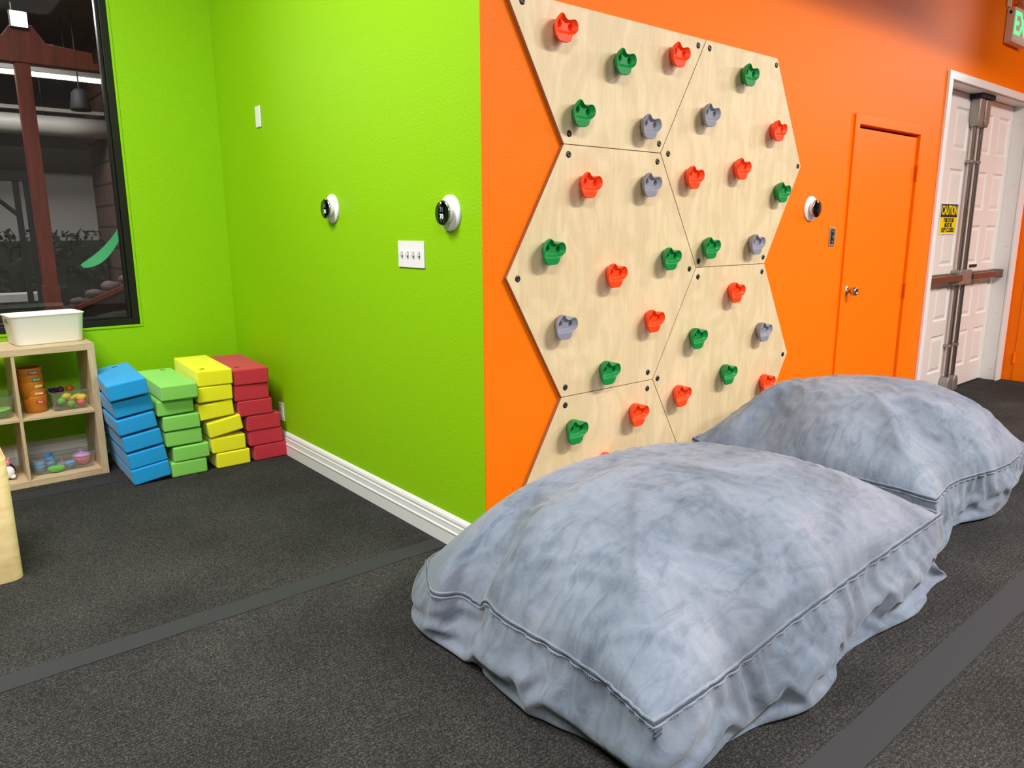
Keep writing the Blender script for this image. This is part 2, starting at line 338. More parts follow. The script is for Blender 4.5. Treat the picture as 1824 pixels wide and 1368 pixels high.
def leaf(name, xa, xb, cols):
    d = struct(empty(name, ((xa+xb)/2, YF+.02, 0))); upd()
    xs = [xa]+[v for c in cols for v in c]+[xb]; zs = [.012]+[v for r_ in ROWS for v in r_]+[zt-.02]
    bm = bmesh.new()
    V = {(i, j): bm.verts.new((x, YF, z)) for i, x in enumerate(xs) for j, z in enumerate(zs)}
    for i in range(len(xs)-1):
        for j in range(len(zs)-1):
            q = [V[i, j], V[i+1, j], V[i+1, j+1], V[i, j+1]]
            if i % 2 == 1 and j % 2 == 1:
                # moulded panel: step in, slope out to a raised field
                xa_, xb_, za_, zb_ = xs[i], xs[i+1], zs[j], zs[j+1]; prev = q
                for ins, dy in ((.012, .011), (.02, .011), (.042, .003)):
                    cur = [bm.verts.new(p) for p in ((xa_+ins, YF+dy, za_+ins), (xb_-ins, YF+dy, za_+ins), (xb_-ins, YF+dy, zb_-ins), (xa_+ins, YF+dy, zb_-ins))]
                    for k in range(4): bm.faces.new((prev[k], prev[(k+1) % 4], cur[(k+1) % 4], cur[k]))
                    prev = cur
                bm.faces.new(prev)
            else: bm.faces.new(q)
    per = [V[i, 0] for i in range(len(xs))]+[V[len(xs)-1, j] for j in range(1, len(zs))]+[V[i, len(zs)-1] for i in range(len(xs)-2, -1, -1)]+[V[0, j] for j in range(len(zs)-2, 0, -1)]
    bk = [bm.verts.new((v.co.x, YF+.042, v.co.z)) for v in per]
    for k in range(len(per)): bm.faces.new((per[k], bk[k], bk[(k+1) % len(per)], per[(k+1) % len(per)]))
    bm.faces.new(bk); kid('door_panel', bm, M['white_door'], d)
    return d
XM = 4.955
dl = leaf('door_2', x0+.018, XM-.002, [(4.22, 4.48), (4.60, 4.86)])
drr = leaf('door_3', XM+.002, x1-.018, [(5.12, 5.37), (5.50, 5.745)])
def hardware(d, xr, xa, xb, s):
    bm = bmesh.new(); box(bm, xr-.017, xr+.017, .072, .092, .14, 2.12); box(bm, xr-.006, xr+.006, .064, .074, .14, 2.12)
    kid('vertical_rod', bm, M['steel'], d, bevel=.004)
    for z in (.40, 1.86):
        bm = bmesh.new(); box(bm, xr-.03, xr+.03, .066, YF-.001, z-.012, z+.012); kid('rod_guide', bm, M['steel_light'], d, bevel=.004)
    for z0_, z1_, up in ((2.12, 2.33, 1), (.012, .14, -1)):
        bm = bmesh.new(); w = .048
        pts = [(xr-w*.55, z0_), (xr+w*.55, z0_), (xr+w, z0_+.05), (xr+w, z1_), (xr-w, z1_), (xr-w, z0_+.05)] if up > 0 else [(xr-w*.55, z1_), (xr-w, z1_-.05), (xr-w, z0_), (xr+w, z0_), (xr+w, z1_-.05), (xr+w*.55, z1_)]
        prism(bm, pts, 'y', .045, YF-.001); kid('latch_case', bm, M['steel_light'], d, bevel=.01, segs=3)
    bm = bmesh.new(); box(bm, min(xa, xb), max(xa, xb), .03, .075, .935, .985); box(bm, min(xa, xb), max(xa, xb), .07, YF-.001, .925, .995)
    kid('push_bar', bm, M['steel'], d, bevel=.006)
    e = xa if s < 0 else xb
    bm = bmesh.new(); box(bm, e-.028, e+.028, .028, YF-.001, .922, .998); kid('bar_end_cap', bm, M['steel'] if s > 0 else M['dark'], d, bevel=.008)
    bm = bmesh.new(); box(bm, xr-.058, xr+.058, .04, YF-.001, .90, 1.02); kid('lock_case', bm, M['steel_light'], d, bevel=.012, segs=3)
hardware(dl, XM-.062, 4.20, 4.86, -1); hardware(drr, XM+.062, 5.10, 5.74, 1)
bm = bmesh.new(); box(bm, XM-.14, XM+.14, .03, YF, 2.325, 2.357); kid('strike_plate', bm, M['dark'], drr, bevel=.003)
bm = bmesh.new(); box(bm, 5.22, 5.37, YF-.008, YF-.0005, 1.028, 1.05); kid('door_vent_slot', bm, M['dark'], drr)

# another orange door in the return wall
bm = bmesh.new(); box(bm, X_C-.012, X_C, -.93, -.10, 0, 2.05); q = struct(link('door_4', bm, M['orange_door'], bevel=.003))
bm = bmesh.new()
for z in (.21, 1.85): lathe(bm, [(0, 0), (.009, 0), (.009, .1), (0, .1)], 12, Matrix.Translation((X_C-.018, -.10, z-.05)))
link('hinge', bm, M['orange_door'], q)

# ---- caution sign on the left leaf
sg = empty('caution_sign', (4.667, YF-.002, 1.422)); sg.rotation_euler = (R(90), 0, 0)
tag(sg, 'yellow and black caution sign fixed to the white double door', 'sign')
bx('sign_plate', (-.168, .168, -.119, .119, 0, .003), M['sign_white'], sg, bevel=.0008)
bx('black_header', (-.16, .16, .012, .111, .003, .0036), M['dark'], sg)
bx('yellow_field', (-.16, .16, -.111, .012, .003, .0036), M['yellow_sign'], sg)
text('header_text', 'CAUTION', .098, M['yellow_sign'], (0, .061, .0042), (0, 0, 0), sg, bold=.0025, sx=.68)
for i, s in enumerate(('THIS DOOR', 'MUST BE', 'KEPT CLOSED')):
    text('message_text', s, .045, M['dark'], (0, -.013-.037*i, .0042), (0, 0, 0), sg, bold=.0016, sx=.82 if i < 2 else .86)

# ---- exit sign
ex = empty('exit_sign', (5.0, 0, 2.73)); tag(ex, 'white exit sign with green letters high on the orange wall', 'sign')
bx('sign_housing', (0, .34, -.062, -.002, 0, .245), M['exit_white'], ex, bevel=.006)
bx('side_knockout', (-.0015, .002, -.04, -.022, .2, .222), M['dark'], ex)
bx('face_plate', (.012, .328, -.065, -.061, .012, .233), M['exit_white'], ex, bevel=.003)
text('exit_letters', 'EXIT', .225, M['exit_green'], (.205, -.066, .125), (90, 0, 0), ex, bold=.004, sx=.92, depth=.001)
em = empty('emergency_lamp', (5.17, -.065, 3.04)); tag(em, 'round grey emergency lamp head above the exit sign', 'lamp')
bm = bmesh.new(); lathe(bm, [(0, -.03), (.03, -.028), (.052, -.005), (.058, .02), (.058, .035), (.053, .038), (0, .038)], 32, Matrix.Rotation(R(100), 4, 'X')); link('lamp_head', bm, M['exit_white'], em, smooth=True)
bm = bmesh.new(); lathe(bm, [(0, .039), (.05, .039), (.04, .043), (0, .046)], 32, Matrix.Rotation(R(100), 4, 'X')); link('lens', bm, M['lens'], em, smooth=True)
bm = bmesh.new(); tube(bm, [(0, .02, 0), (0, .065, 0)], .012); link('lamp_arm', bm, M['exit_white'], em)
for i, x in enumerate((4.975, 5.02)):
    bm = bmesh.new(); tube(bm, [(x, -.012, 2.99-.01), (x, -.012, 3.4), (x, -.012, H_C-.002)], .009); o = link('conduit', bm, M['exit_white'])
    tag(o, 'thin white conduit on the orange wall above the exit sign, '+('left' if i == 0 else 'right')+' of two', 'pipe', 'conduits above the exit sign')

# ---- thermostats
def thermostat(loc, rot, label, digits=True, r_=.071, sc_=1):
    t = empty('thermostat', loc); t.rotation_euler = [R(a) for a in rot]; tag(t, label, 'thermostat', 'round thermostats')
    bm = bmesh.new(); lathe(bm, [(0, 0), (r_, 0), (r_, .006), (r_-.004, .010), (r_*.8, .012), (0, .012)], 56); link('wall_plate', bm, M['white_plastic'], t, smooth=True)
    bm = bmesh.new(); lathe(bm, [(0, .012), (.036, .012), (.038, .02), (.044, .030), (.047, .034), (0, .034)], 56); link('body', bm, M['white_plastic'], t, smooth=True)
    bm = bmesh.new(); lathe(bm, [(.0445, .034), (.0485, .034), (.0495, .038), (.0485, .042), (.0455, .0435)], 56); link('chrome_ring', bm, M['chrome'], t, smooth=True)
    bm = bmesh.new(); lathe(bm, [(0, .0345), (.046, .0345), (.046, .042), (.044, .0435), (0, .0445)], 56); link('display', bm, M['display'], t, smooth=True)
    if digits:
        text('upper_digits', '71', .026, M['digits_dim'], (0, .012, .0452), (0, 0, 0), t, depth=.0003)
        text('lower_digits', '70', .026, M['digits'], (0, -.014, .0452), (0, 0, 0), t, bold=.0002, depth=.0003)
    return t
thermostat((0, .208, 1.417), (90, 0, -90), 'round thermostat reading 71 over 70 on the green wall, near the outside corner')
thermostat((0, 1.231, 1.458), (90, 0, -90), 'round thermostat on the green wall nearer the window, away from the corner')
thermostat((2.36, 0, 1.462), (90, 0, 0), 'round thermostat on the orange wall right of the climbing panels', digits=False)

# ---- four gang switch plate
sw = empty('switch_plate', (0, .507, 1.25)); sw.rotation_euler = (R(90), 0, R(-90)); tag(sw, 'white plate with four toggle switches on the green wall', 'light switch')
bx('cover_plate', (-.104, .104, -.057, .057, 0, .006), M['white_plastic'], sw, bevel=.003)
for i in range(4):
    x = -.069+.046*i
    tg_ = bx('toggle', (x-.005, x+.005, -.006, .016, .006, .019), M['white_plastic'], sw, bevel=.002)
    bx('toggle_slot', (x-.0065, x+.0065, -.0135, .0135, .0058, .0066), M['lens'], tg_)
    for s in (-.03, .03):
        bm = bmesh.new(); lathe(bm, [(0, .006), (.0035, .006), (.003, .0074), (0, .0074)], 12, Matrix.Translation((x, s, 0))); link('plate_screw', bm, M['white_plastic'], sw)
# ---- blank plate, outlet, small switch
bl = bx('blank_plate', (-.007, 0, 2.07, 2.142, 1.936, 2.052), M['white_plastic'], bevel=.003); tag(bl, 'narrow blank white cover plate high on the green wall', 'wall plate')
ou = empty('wall_outlet', (0, 2.066, .26)); ou.rotation_euler = (R(90), 0, R(-90)); tag(ou, 'white electrical outlet low on the green wall behind the red blocks', 'outlet')
bx('cover_plate', (-.036, .036, -.058, .058, 0, .006), M['white_plastic'], ou, bevel=.003)
for z in (-.02, .02):
    s_ = bx('socket', (-.017, .017, z-.014, z+.014, .006, .0085), M['white_plastic'], ou, bevel=.003)
    for x in (-.007, .007): bx('slot', (x-.0018, x+.0018, z-.006, z+.006, .0085, .0089), M['dark'], s_)
os_ = empty('brass_switch', (2.632, 0, 1.303)); os_.rotation_euler = (R(90), 0, 0); tag(os_, 'small worn metal switch plate beside the orange closet door', 'light switch')
bx('cover_plate', (-.033, .033, -.056, .056, 0, .005), M['brass'], os_, bevel=.002)
bx('switch_frame', (-.02, .02, -.043, .043, .005, .0065), M['screw'], os_, bevel=.001)
bx('toggle', (-.006, .006, -.012, .008, .0065, .022), M['brass'], os_, bevel=.002)
for s in (-.03, .03):
    bm = bmesh.new(); lathe(bm, [(0, .0065), (.006, .0065), (.005, .009), (0, .009)], 14, Matrix.Translation((0, s, 0))); link('plate_screw', bm, M['brass'], os_)

# ---- tape on the carpet
def strip(x0_, x1_, y0_, y1_, sk, label):
    bm = bmesh.new(); n = 40; A = []
    for i in range(n+1):
        t = i/n; x = x0_+(x1_-x0_)*t; w = .002*math.sin(i*1.7); z = .0025
        A.append([bm.verts.new((x, y0_+sk*t+w, .0003)), bm.verts.new((x, y0_+sk*t+w, z)), bm.verts.new((x, y1_+sk*t+w*.6, z)), bm.verts.new((x, y1_+sk*t+w*.6, .0003))])
    for a_, b_ in zip(A, A[1:]):
        for k in range(3): bm.faces.new((a_[k], b_[k], b_[k+1], a_[k+1]))
    o = link('floor_tape', bm, M['tape']); tag(o, label, 'tape', 'tape strips on the carpet')
strip(-4.5, -.022, .235, .335, .02, 'long grey tape strip on the carpet running to the green wall baseboard')
strip(-1.5, 5.0, -1.56, -1.455, .03, 'grey tape strip on the carpet in front of the two grey cushions')
strip(-2.4, -.92, 2.12, 2.235, 0, 'grey tape strip on the carpet along the foot of the cube shelf')

# ------------------------------------------------------------------ climbing wall
S_, PX, PZ = .598, .6935, 1.1677; HH = S_*math.sqrt(3)/2
def hexv(cx, cz): return [(cx+S_*math.cos(R(60*k)), cz+S_*math.sin(R(60*k))) for k in range(6)]
def inset(pts, g):
    n = len(pts); out = []
    for i in range(n):
        p0, p1, p2 = Vector(pts[i-1]), Vector(pts[i]), Vector(pts[(i+1) % n])
        e1 = (p1-p0).normalized(); e2 = (p2-p1).normalized(); n1 = Vector((-e1.y, e1.x)); n2 = Vector((-e2.y, e2.x))
        b_ = (n1+n2); b_ = b_/b_.dot(n1); out.append(tuple(p1+b_*g))
    return out
def panel(name, pts, label, screws, off=0):
    g = inset(pts, .0012); e = empty('plywood_climbing_board', (sum(p[0] for p in pts)/len(pts), 0, sum(p[1] for p in pts)/len(pts)))
    tag(e, label, 'climbing panel', 'birch plywood climbing panels'); upd()
    bm = bmesh.new(); prism(bm, g, 'y', -.0195-off, -.0005); me_o = kid('board_face', bm, M['birch'], e, bevel=.0012)
    me_o.data.materials.append(M['birch_edge'])
    for p in me_o.data.polygons:
        if abs(p.normal.y) < .5: p.material_index = 1
    for (x, z) in screws:
        bm = bmesh.new(); T = Matrix.Translation((x, -.0195-off, z)) @ Matrix.Rotation(R(90), 4, 'X')
        lathe(bm, [(0, -.001), (.0135, -.001), (.0135, .001), (.011, .0035), (.0055, .005), (.0045, .0035), (0, .0035)], 24, T)
        s = kid('screw', bm, M['screw'], e, smooth=True)
cH = lambda i, j: (PX+i*1.5*S_, PZ+j*HH)
A_ = hexv(*cH(0, 0)); B_ = hexv(*cH(1, 1)); C_ = hexv(*cH(1, -1))
up = hexv(*cH(0, 2)); lo = hexv(*cH(0, -2))
cx0, cz0 = cH(0, 2); P1 = [up[4], up[5], (cx0+S_, cz0), (cx0-S_, cz0)]
cx1, cz1 = cH(0, -2); P5 = [(cx1-S_, cz1), (cx1+S_, cz1), lo[1], lo[2]]
panel('climbing_panel', P1, 'upper left plywood climbing panel cut straight along its top', [(.178, 2.172), (1.232, 2.170), (.424, 1.727), (.980, 1.725)])
panel('climbing_panel', B_, 'upper right hexagonal plywood climbing panel', [(1.317, 2.170), (1.883, 2.169), (1.045, 1.686), (2.158, 1.686), (1.307, 1.198), (1.873, 1.202)], .0008)
panel('climbing_panel', A_, 'left middle hexagonal plywood climbing panel nearest the green corner', [(.422, 1.647), (.973, 1.648), (.153, 1.163), (1.239, 1.163), (.417, .691), (.956, .689)])
panel('climbing_panel', C_, 'lower right hexagonal plywood climbing panel behind the cushions', [(1.309, 1.122), (1.871, 1.125), (1.028, .650), (2.141, .645)], .0005)
panel('climbing_panel', P5, 'lower left plywood climbing panel half hidden by the front cushion', [(.418, .612), (.956, .610)])

# ---- climbing holds: a cat-faced cup with two finger pockets
FRONT = [(-25, 49), (-19, 47), (-13, 40), (-9, 32), (0, 27), (13, 25), (27, 30), (39, 34), (49, 32), (57, 24), (62, 11), (60, -5), (54, -13), (45, -19), (33, -24), (26, -29), (24, -40), (20, -48), (10, -55), (-2, -57), (-16, -57), (-30, -58), (-42, -56), (-52, -46), (-58, -36), (-62, -19), (-63, -6), (-61, 8), (-55, 20), (-46, 30), (-36, 41)]
def resample(pts, n):
    p = np.array(pts+[pts[0]], float); L_ = np.r_[0, np.cumsum(np.linalg.norm(np.diff(p, axis=0), axis=1))]
    s = np.linspace(0, L_[-1], n, endpoint=False); q = np.stack([np.interp(s, L_, p[:, k]) for k in (0, 1)], 1)
    for _ in range(2): q = (np.roll(q, 1, 0)+2*q+np.roll(q, -1, 0))/4
    return q
def hold_mesh(m):
    n = 84; fr = resample(FRONT, n)-np.array([9, 7]); c = np.array([-8., -8.])
    ang = np.arctan2(fr[:, 1]-c[1], fr[:, 0]-c[0])
    b_ = np.stack([2+41*np.cos(ang), -4+45*np.sin(ang)], 1)
    bm = bmesh.new(); rings = []
    prof = [(0, 0.0, .80), (6, .03, .86), (18, .22, .97), (30, .5, 1.0), (42, .8, 1.0), (49, .97, 1.0), (53, 1.0, .98), (55.5, 1.0, .95)]
    prof += [(55.5-14*min(1, (1-k/24)*0+k/9)**.8, 1, .92-k*.0365) for k in range(25)]
    for k, (y, w, s) in enumerate(prof):
        pts = (b_*(1-w)+fr*w-c)*s+c; rg = []
        for x, z in pts:
            d = y
            if k >= 6:
                for hx, hz in ((-38, 2), (18, -3)):
                    r_ = math.hypot((x-hx)/8.5, (z-hz)/11.0)
                    d -= 30*max(0, min(1, (1.18-r_)/.36))
                if y < 56: d += (56-y)*max(0, min(1, (-20-z)/14))
            rg.append(bm.verts.new((x/1000, z/1000, d/1000)))
        rings.append(rg)
    for a_, b2 in zip(rings, rings[1:]):
        for i in range(n): bm.faces.new((a_[i], a_[(i+1) % n], b2[(i+1) % n], b2[i]))
    bm.faces.new(rings[-1]); bm.faces.new(rings[0][::-1]); bmesh.ops.recalc_face_normals(bm, faces=bm.faces)
    me = bpy.data.meshes.new('climbing_hold'); bm.to_mesh(me); bm.free(); me.materials.append(m)
    for p in me.polygons: p.use_smooth = True
    return me
HM = {c: hold_mesh(M[n]) for c, n in (('r', 'red'), ('g', 'hgreen'), ('a', 'grey'))}
CN = {'r': 'red', 'g': 'green', 'a': 'grey'}
HOLDS = [
 ('r', .366, 2.109, 'at the far upper left, highest of the upper left panel'), ('g', .704, 2.033, 'near the top middle of the upper left panel'),
 ('r', 1.059, 2.108, 'in the top right corner of the upper left panel'), ('g', .468, 1.812, 'in the lower left corner of the upper left panel'),
 ('a', .879, 1.795, 'in the lower right corner of the upper left panel'),
 ('g', 1.603, 2.09, 'highest on the upper right hexagonal panel'), ('a', 1.304, 1.879, 'in the upper half of the upper right hexagonal panel'),
 ('r', 1.889, 1.855, 'near the right edge of the upper right panel, highest red there'), ('r', 1.582, 1.653, 'at the centre of the upper right hexagonal panel'),
 ('r', 1.202, 1.597, 'near the left edge of the upper right hexagonal panel'), ('g', 1.966, 1.551, 'near the right edge of the upper right panel'),
 ('g', 1.359, 1.273, 'in the bottom left corner of the upper right hexagonal panel'), ('a', 1.752, 1.284, 'in the bottom right corner of the upper right hexagonal panel'),
 ('r', .516, 1.54, 'in the top left corner of the left middle hexagonal panel'), ('a', .896, 1.553, 'in the top right corner of the left middle hexagonal panel'),
 ('g', .312, 1.277, 'near the left tip of the left middle hexagonal panel'), ('g', 1.056, 1.23, 'near the right tip of the left middle hexagonal panel'),
 ('r', .684, 1.169, 'at the centre of the left middle hexagonal panel'), ('a', .385, .971, 'in the lower left of the left middle hexagonal panel'),
 ('r', .951, .951, 'in the lower right of the left middle hexagonal panel'), ('g', .656, .746, 'lowest on the left middle hexagonal panel'),
 ('r', 1.595, 1.045, 'highest on the lower right hexagonal panel'), ('g', 1.29, .838, 'in the lower right panel, upper of its two green'),
 ('a', 1.876, .817, 'near the right edge of the lower right hexagonal panel'), ('g', 1.566, .622, 'in the lower right panel, lower of its two green'),
 ('r', 1.18, .564, 'low on the lower right panel, just above the front cushion'), ('r', 1.944, .521, 'touching the top of the rear cushion at the lower right panel edge'),
 ('g', .458, .511, 'on the lower left panel, just above the front cushion'), ('r', .861, .521, 'on the lower left panel, fully visible above the cushion'),
 ('r', .662, .322, 'on the lower left panel, almost hidden behind the front cushion')]
for c, x, z, where in HOLDS:
    o = bpy.data.objects.new('climbing_hold', HM[c]); COL.objects.link(o); o.location = (x, -.0195, z); o.rotation_euler = (R(90), 0, 0)
    tag(o, f'{CN[c]} climbing hold {where}', 'climbing hold', 'climbing holds on the plywood panels')

# ------------------------------------------------------------------ stacks of foam blocks
ORD = ['topmost', 'second from top', 'third from top', 'third from bottom', 'second from bottom', 'lowest']
STACKS = [
 # colour, width, height, [(x left, z left, y front, roll, yaw)] from the top down, place
 ('blue', .193, .087, [(-.955, .480, 1.965, 8, -4), (-.932, .382, 1.99, 8.3, -1), (-.924, .284, 1.985, 8.3, -1), (-.904, .187, 1.985, 8, -1), (-.890, .090, 1.985, 7.8, -1), (-.880, .001, 1.98, 7.5, -1)], 'beside the cube shelf'),
 ('green', .193, .083, [(-.709, .4465, 1.96, 0, -2), (-.727, .358, 1.99, 1.2, 1), (-.704, .268, 1.985, .4, -1), (-.698, .179, 1.99, .2, 0), (-.667, .087, 1.985, .6, -1), (-.686, .001, 1.985, 0, 0)], 'right of blue ones'),
 ('yellow', .193, .089, [(-.507, .494, 1.985, 0, -4), (-.512, .402, 1.985, .3, -2), (-.507, .297, 1.99, 4.0, -1), (-.463, .188, 1.985, 9.0, -2), (-.456, .0935, 1.99, .6, -1), (-.437, .001, 1.985, 0, 0)], 'left of red ones'),
 ('red', .200, .092, [(-.304, .474, 1.985, 0, -5), (-.305, .379, 1.99, 0, -3), (-.291, .2845, 1.985, 0, -2), (-.246, .1895, 1.985, 0, -1), (-.237, .0955, 1.99, 0, -1), (-.214, .001, 1.99, 0, 0)], 'in the alcove corner')]
for cn, w, h, rows_, place in STACKS:
    bm = bmesh.new(); box(bm, 0, w, 0, .59, 0, h)
    proto = None
    for i, (x, z, y, roll, yaw) in enumerate(rows_):
        if proto is None: o = proto = link('foam_block', bm, M['foam_'+cn], bevel=.008, segs=3)
        else: o = proto.copy(); COL.objects.link(o)
        o.location = (x, y, z); o.rotation_euler = (0, R(-roll), R(yaw))
        tag(o, f'{cn} foam block, {ORD[i]} of the {cn} stack, {place}', 'foam block', f'{cn} foam blocks in a stack')
    # small dark printed emblem on the topmost block
    px_, py_ = {'blue': (.10, .50), 'green': (.12, .52), 'yellow': (.035, .06), 'red': (.03, .08)}[cn]
    mk = bmesh.new()
    for k in range(4):
        for j in range(2): box(mk, px_+k*.007, px_+k*.007+.0045, py_+j*.014, py_+j*.014+.009+.002*((k+j) % 2), h, h+.0006)
    box(mk, px_, px_+.026, py_+.027, py_+.030, h, h+.0006)
    link('printed_mark', mk, M['dark'], proto)

# ------------------------------------------------------------------ cube shelf with its contents
SX0, SXm, SX1, SY0, SY1 = -1.70, -1.3165, -.933, 2.33, 2.70
sh = empty('cube_shelf', ((SX0+SX1)/2, (SY0+SY1)/2, 0)); tag(sh, 'pale oak cube shelf with four open cells standing under the window', 'shelf'); upd()
def sp(name, d, m): 
    bm = bmesh.new(); box(bm, *d); return kid(name, bm, m, sh, bevel=.0015)
sp('side_panel', (SX1-.037, SX1, SY0, SY1, 0, .715), M['oak_up']); sp('side_panel', (SX0, SX0+.037, SY0, SY1, 0, .715), M['oak_up'])
sp('top_panel', (SX0, SX1, SY0, SY1, .715, .752), M['oak']); sp('bottom_panel', (SX0+.037, SX1-.037, SY0, SY1, 0, .037), M['oak'])
sp('divider', (SXm-.008, SXm+.008, SY0+.002, SY1, .037, .715), M['oak_up'])
sp('shelf_board', (SXm+.008, SX1-.037, SY0+.003, SY1, .363, .379), M['oak']); sp('shelf_board', (SX0+.037, SXm-.008, SY0+.003, SY1, .363, .379), M['oak'])

def rrect(w, d, r_, n=6):
    out = []
    for cx_, cy_, a0 in ((w/2-r_, -d/2+r_, -90), (w/2-r_, d/2-r_, 0), (-w/2+r_, d/2-r_, 90), (-w/2+r_, -d/2+r_, 180)):
        for k in range(n+1): a = R(a0+90*k/n); out.append((cx_+r_*math.cos(a), cy_+r_*math.sin(a)))
    return out
def tub(bm, w, d, h, r_, taper, t, lip=.006):
    """open container made of rounded rectangle rings"""
    specs = [(w*taper-.01, d*taper-.01, 0), (w*taper, d*taper, .004), (w, d, h-.008), (w+lip, d+lip, h-.006), (w+lip, d+lip, h), (w-2*t, d-2*t, h), (w*taper-2*t, d*taper-2*t, t)]
    rings = [[bm.verts.new((x, y, z)) for x, y in rrect(a, b_, r_)] for a, b_, z in specs]
    for A, B in zip(rings, rings[1:]):
        for i in range(len(A)): bm.faces.new((A[i], A[(i+1) % len(A)], B[(i+1) % len(A)], B[i]))
    bm.faces.new(rings[0][::-1]); bm.faces.new(rings[-1])
# white bin on the shelf
bn = empty('storage_bin', (-1.128, 2.555, .7525)); bn.rotation_euler = (0, 0, R(6)); tag(bn, 'white plastic storage bin standing on top of the cube shelf', 'bin')
bm = bmesh.new(); tub(bm, .352, .235, .162, .035, .92, .004, .012); o = link('bin_body', bm, M['white_plastic'], bn, smooth=True); o.modifiers.new('b', 'BEVEL').width = .002
for s in (-1, 1):
    bm = bmesh.new(); prism(bm, [(x*.9, z+.128) for x, z in rrect(.085, .022, .0108)], 'x', s*.1715, s*.1765); link('grip_hole', bm, M['lens'], bn)
def clear_bin(x0_, x1_, y0_, y1_, z, h, label):
    bm = bmesh.new(); tub(bm, x1_-x0_, y1_-y0_, h, .018, .9, .002, .008)
    o = link('clear_bin', bm, M['clear_plastic'], smooth=True); o.location = ((x0_+x1_)/2, (y0_+y1_)/2, z); tag(o, label, 'bin', 'clear plastic bins in the cube shelf'); return o
clear_bin(-1.162, -.975, 2.395, 2.60, .380, .108, 'clear plastic bin of toy fruit in the upper right shelf cell')
clear_bin(-1.298, -.978, 2.385, 2.62, .038, .092, 'clear plastic bin of toy dishes in the lower right shelf cell')
clear_bin(-1.64, -1.332, 2.385, 2.60, .380, .118, 'clear plastic bin of green plates in the upper left shelf cell')
# nested sorting bowls
M['bowl'] = mat('amber wooden bowl', (196, 118, 30), .4)
BW = [('Red', (214, 50, 40)), ('Orange', (240, 150, 70)), ('Yellow', (238, 206, 70)), ('Green', (40, 130, 60)), ('Purple', (110, 40, 100))]
for i, (wd, c) in enumerate(BW):
    e = empty('sorting_bowl', (-1.228+.0025*math.sin(i*2.1)-.003*i, 2.48+.002*math.cos(i), .3795+.0395*i)); e.rotation_euler = (0, 0, R(-8+4*i+(26, 22, 30, 18, 4)[i]))
    tag(e, f'amber toy bowl with a {wd.lower()} name label, '+('lowest', 'second lowest', 'middle one', 'second highest', 'topmost')[i]+' of the nested stack', 'bowl', 'nested amber sorting bowls')
    bm = bmesh.new(); lathe(bm, [(0, 0), (.050, 0), (.053, .003), (.0565, .045), (.0585, .050), (.0605, .089), (.060, .092), (.0585, .091), (.0555, .048), (.0535, .006), (0, .005)], 48); link('bowl_body', bm, M['bowl'], e, smooth=True)
    lm = mat('label '+wd.lower(), c, .4); bm = bmesh.new(); n = 8; A = []
    zl = .070 if i else .062
    for k in range(n+1):
        a = R(-20+40*k/n-90); A.append((bm.verts.new((.0606*math.cos(a), .0606*math.sin(a), zl-.008)), bm.verts.new((.0612*math.cos(a), .0612*math.sin(a), zl+.008))))
    for a_, b_ in zip(A, A[1:]): bm.faces.new((a_[0], b_[0], b_[1], a_[1]))
    lo_ = link('name_label', bm, lm, e); text('label_text', wd, .0135, M['sign_white'], (0, -.0622, zl), (90, 0, 0), lo_, depth=.0002, bold=.0002)
# toy fruit
def blob(bm, loc, sx, sy, sz, seg=20, rings=12, tip=0):
    vs_ = []
    for k in range(rings+1):
        th = math.pi*k/rings; r_ = math.sin(th); z = math.cos(th)+tip*(abs(math.cos(th))**8)*math.copysign(1, math.cos(th))
        vs_.append([bm.verts.new((loc[0]+sx*r_*math.cos(2*math.pi*i/seg), loc[1]+sy*r_*math.sin(2*math.pi*i/seg), loc[2]+sz*z)) for i in range(seg if 0 < k < rings else 1)])
    for A, B in zip(vs_, vs_[1:]):
        for i in range(seg):
            j = (i+1) % seg
            if len(A) == 1: bm.faces.new((A[0], B[i], B[j]))
            elif len(B) == 1: bm.faces.new((A[i], B[0], A[j]))
            else: bm.faces.new((A[i], B[i], B[j], A[j]))
stem_m = mat('brown stem', (90, 60, 30), .6)
def fruit(name, x, y, z, c, sx, sz, label, rot=(0, 0, 0), tip=0, stem=True):
    bm = bmesh.new(); blob(bm, (0, 0, 0), sx, sx, sz, tip=tip)
    if name == 'toy_grapes':
        rs = random.Random(3)
        for k in range(16): blob(bm, (rs.uniform(-.02, .02), rs.uniform(-.012, .012), rs.uniform(-.012, .014)), .0085, .0085, .0085, 10, 6)
    o = link(name, bm, mat(name.replace('_', ' ')+' skin '+str(c[0]), c, .35), smooth=True); o.location = (x, y, z); o.rotation_euler = [R(a) for a in rot]
    tag(o, label, 'toy fruit', 'toy fruit in the clear bin')
    if stem: bm = bmesh.new(); tube(bm, [(0, 0, sz*.85), (.001, 0, sz*1.2)], .0016, 6); link('stem', bm, stem_m, o)
fruit('toy_grapes', -1.128, 2.545, .470, (40, 22, 60), .015, .013, 'bunch of dark toy grapes at the back left of the fruit bin', stem=False)
fruit('toy_plum', -1.092, 2.555, .472, (92, 24, 84), .0195, .019, 'purple toy plum at the back of the fruit bin')
fruit('toy_orange', -1.046, 2.56, .474, (240, 120, 20), .021, .019, 'orange toy fruit at the back right of the fruit bin')
fruit('toy_lemon', -1.076, 2.49, .443, (246, 214, 30), .019, .025, 'yellow toy lemon in the middle of the fruit bin', (0, 80, 20), .12, False)
fruit('toy_banana', -1.040, 2.49, .432, (250, 222, 60), .012, .034, 'small yellow toy banana in the middle of the fruit bin', (0, 60, -20), .1, False)
fruit('toy_lemon', -1.005, 2.475, .431, (244, 216, 36), .0185, .024, 'yellow toy lemon at the right end of the fruit bin', (0, 75, 10), .14, False)
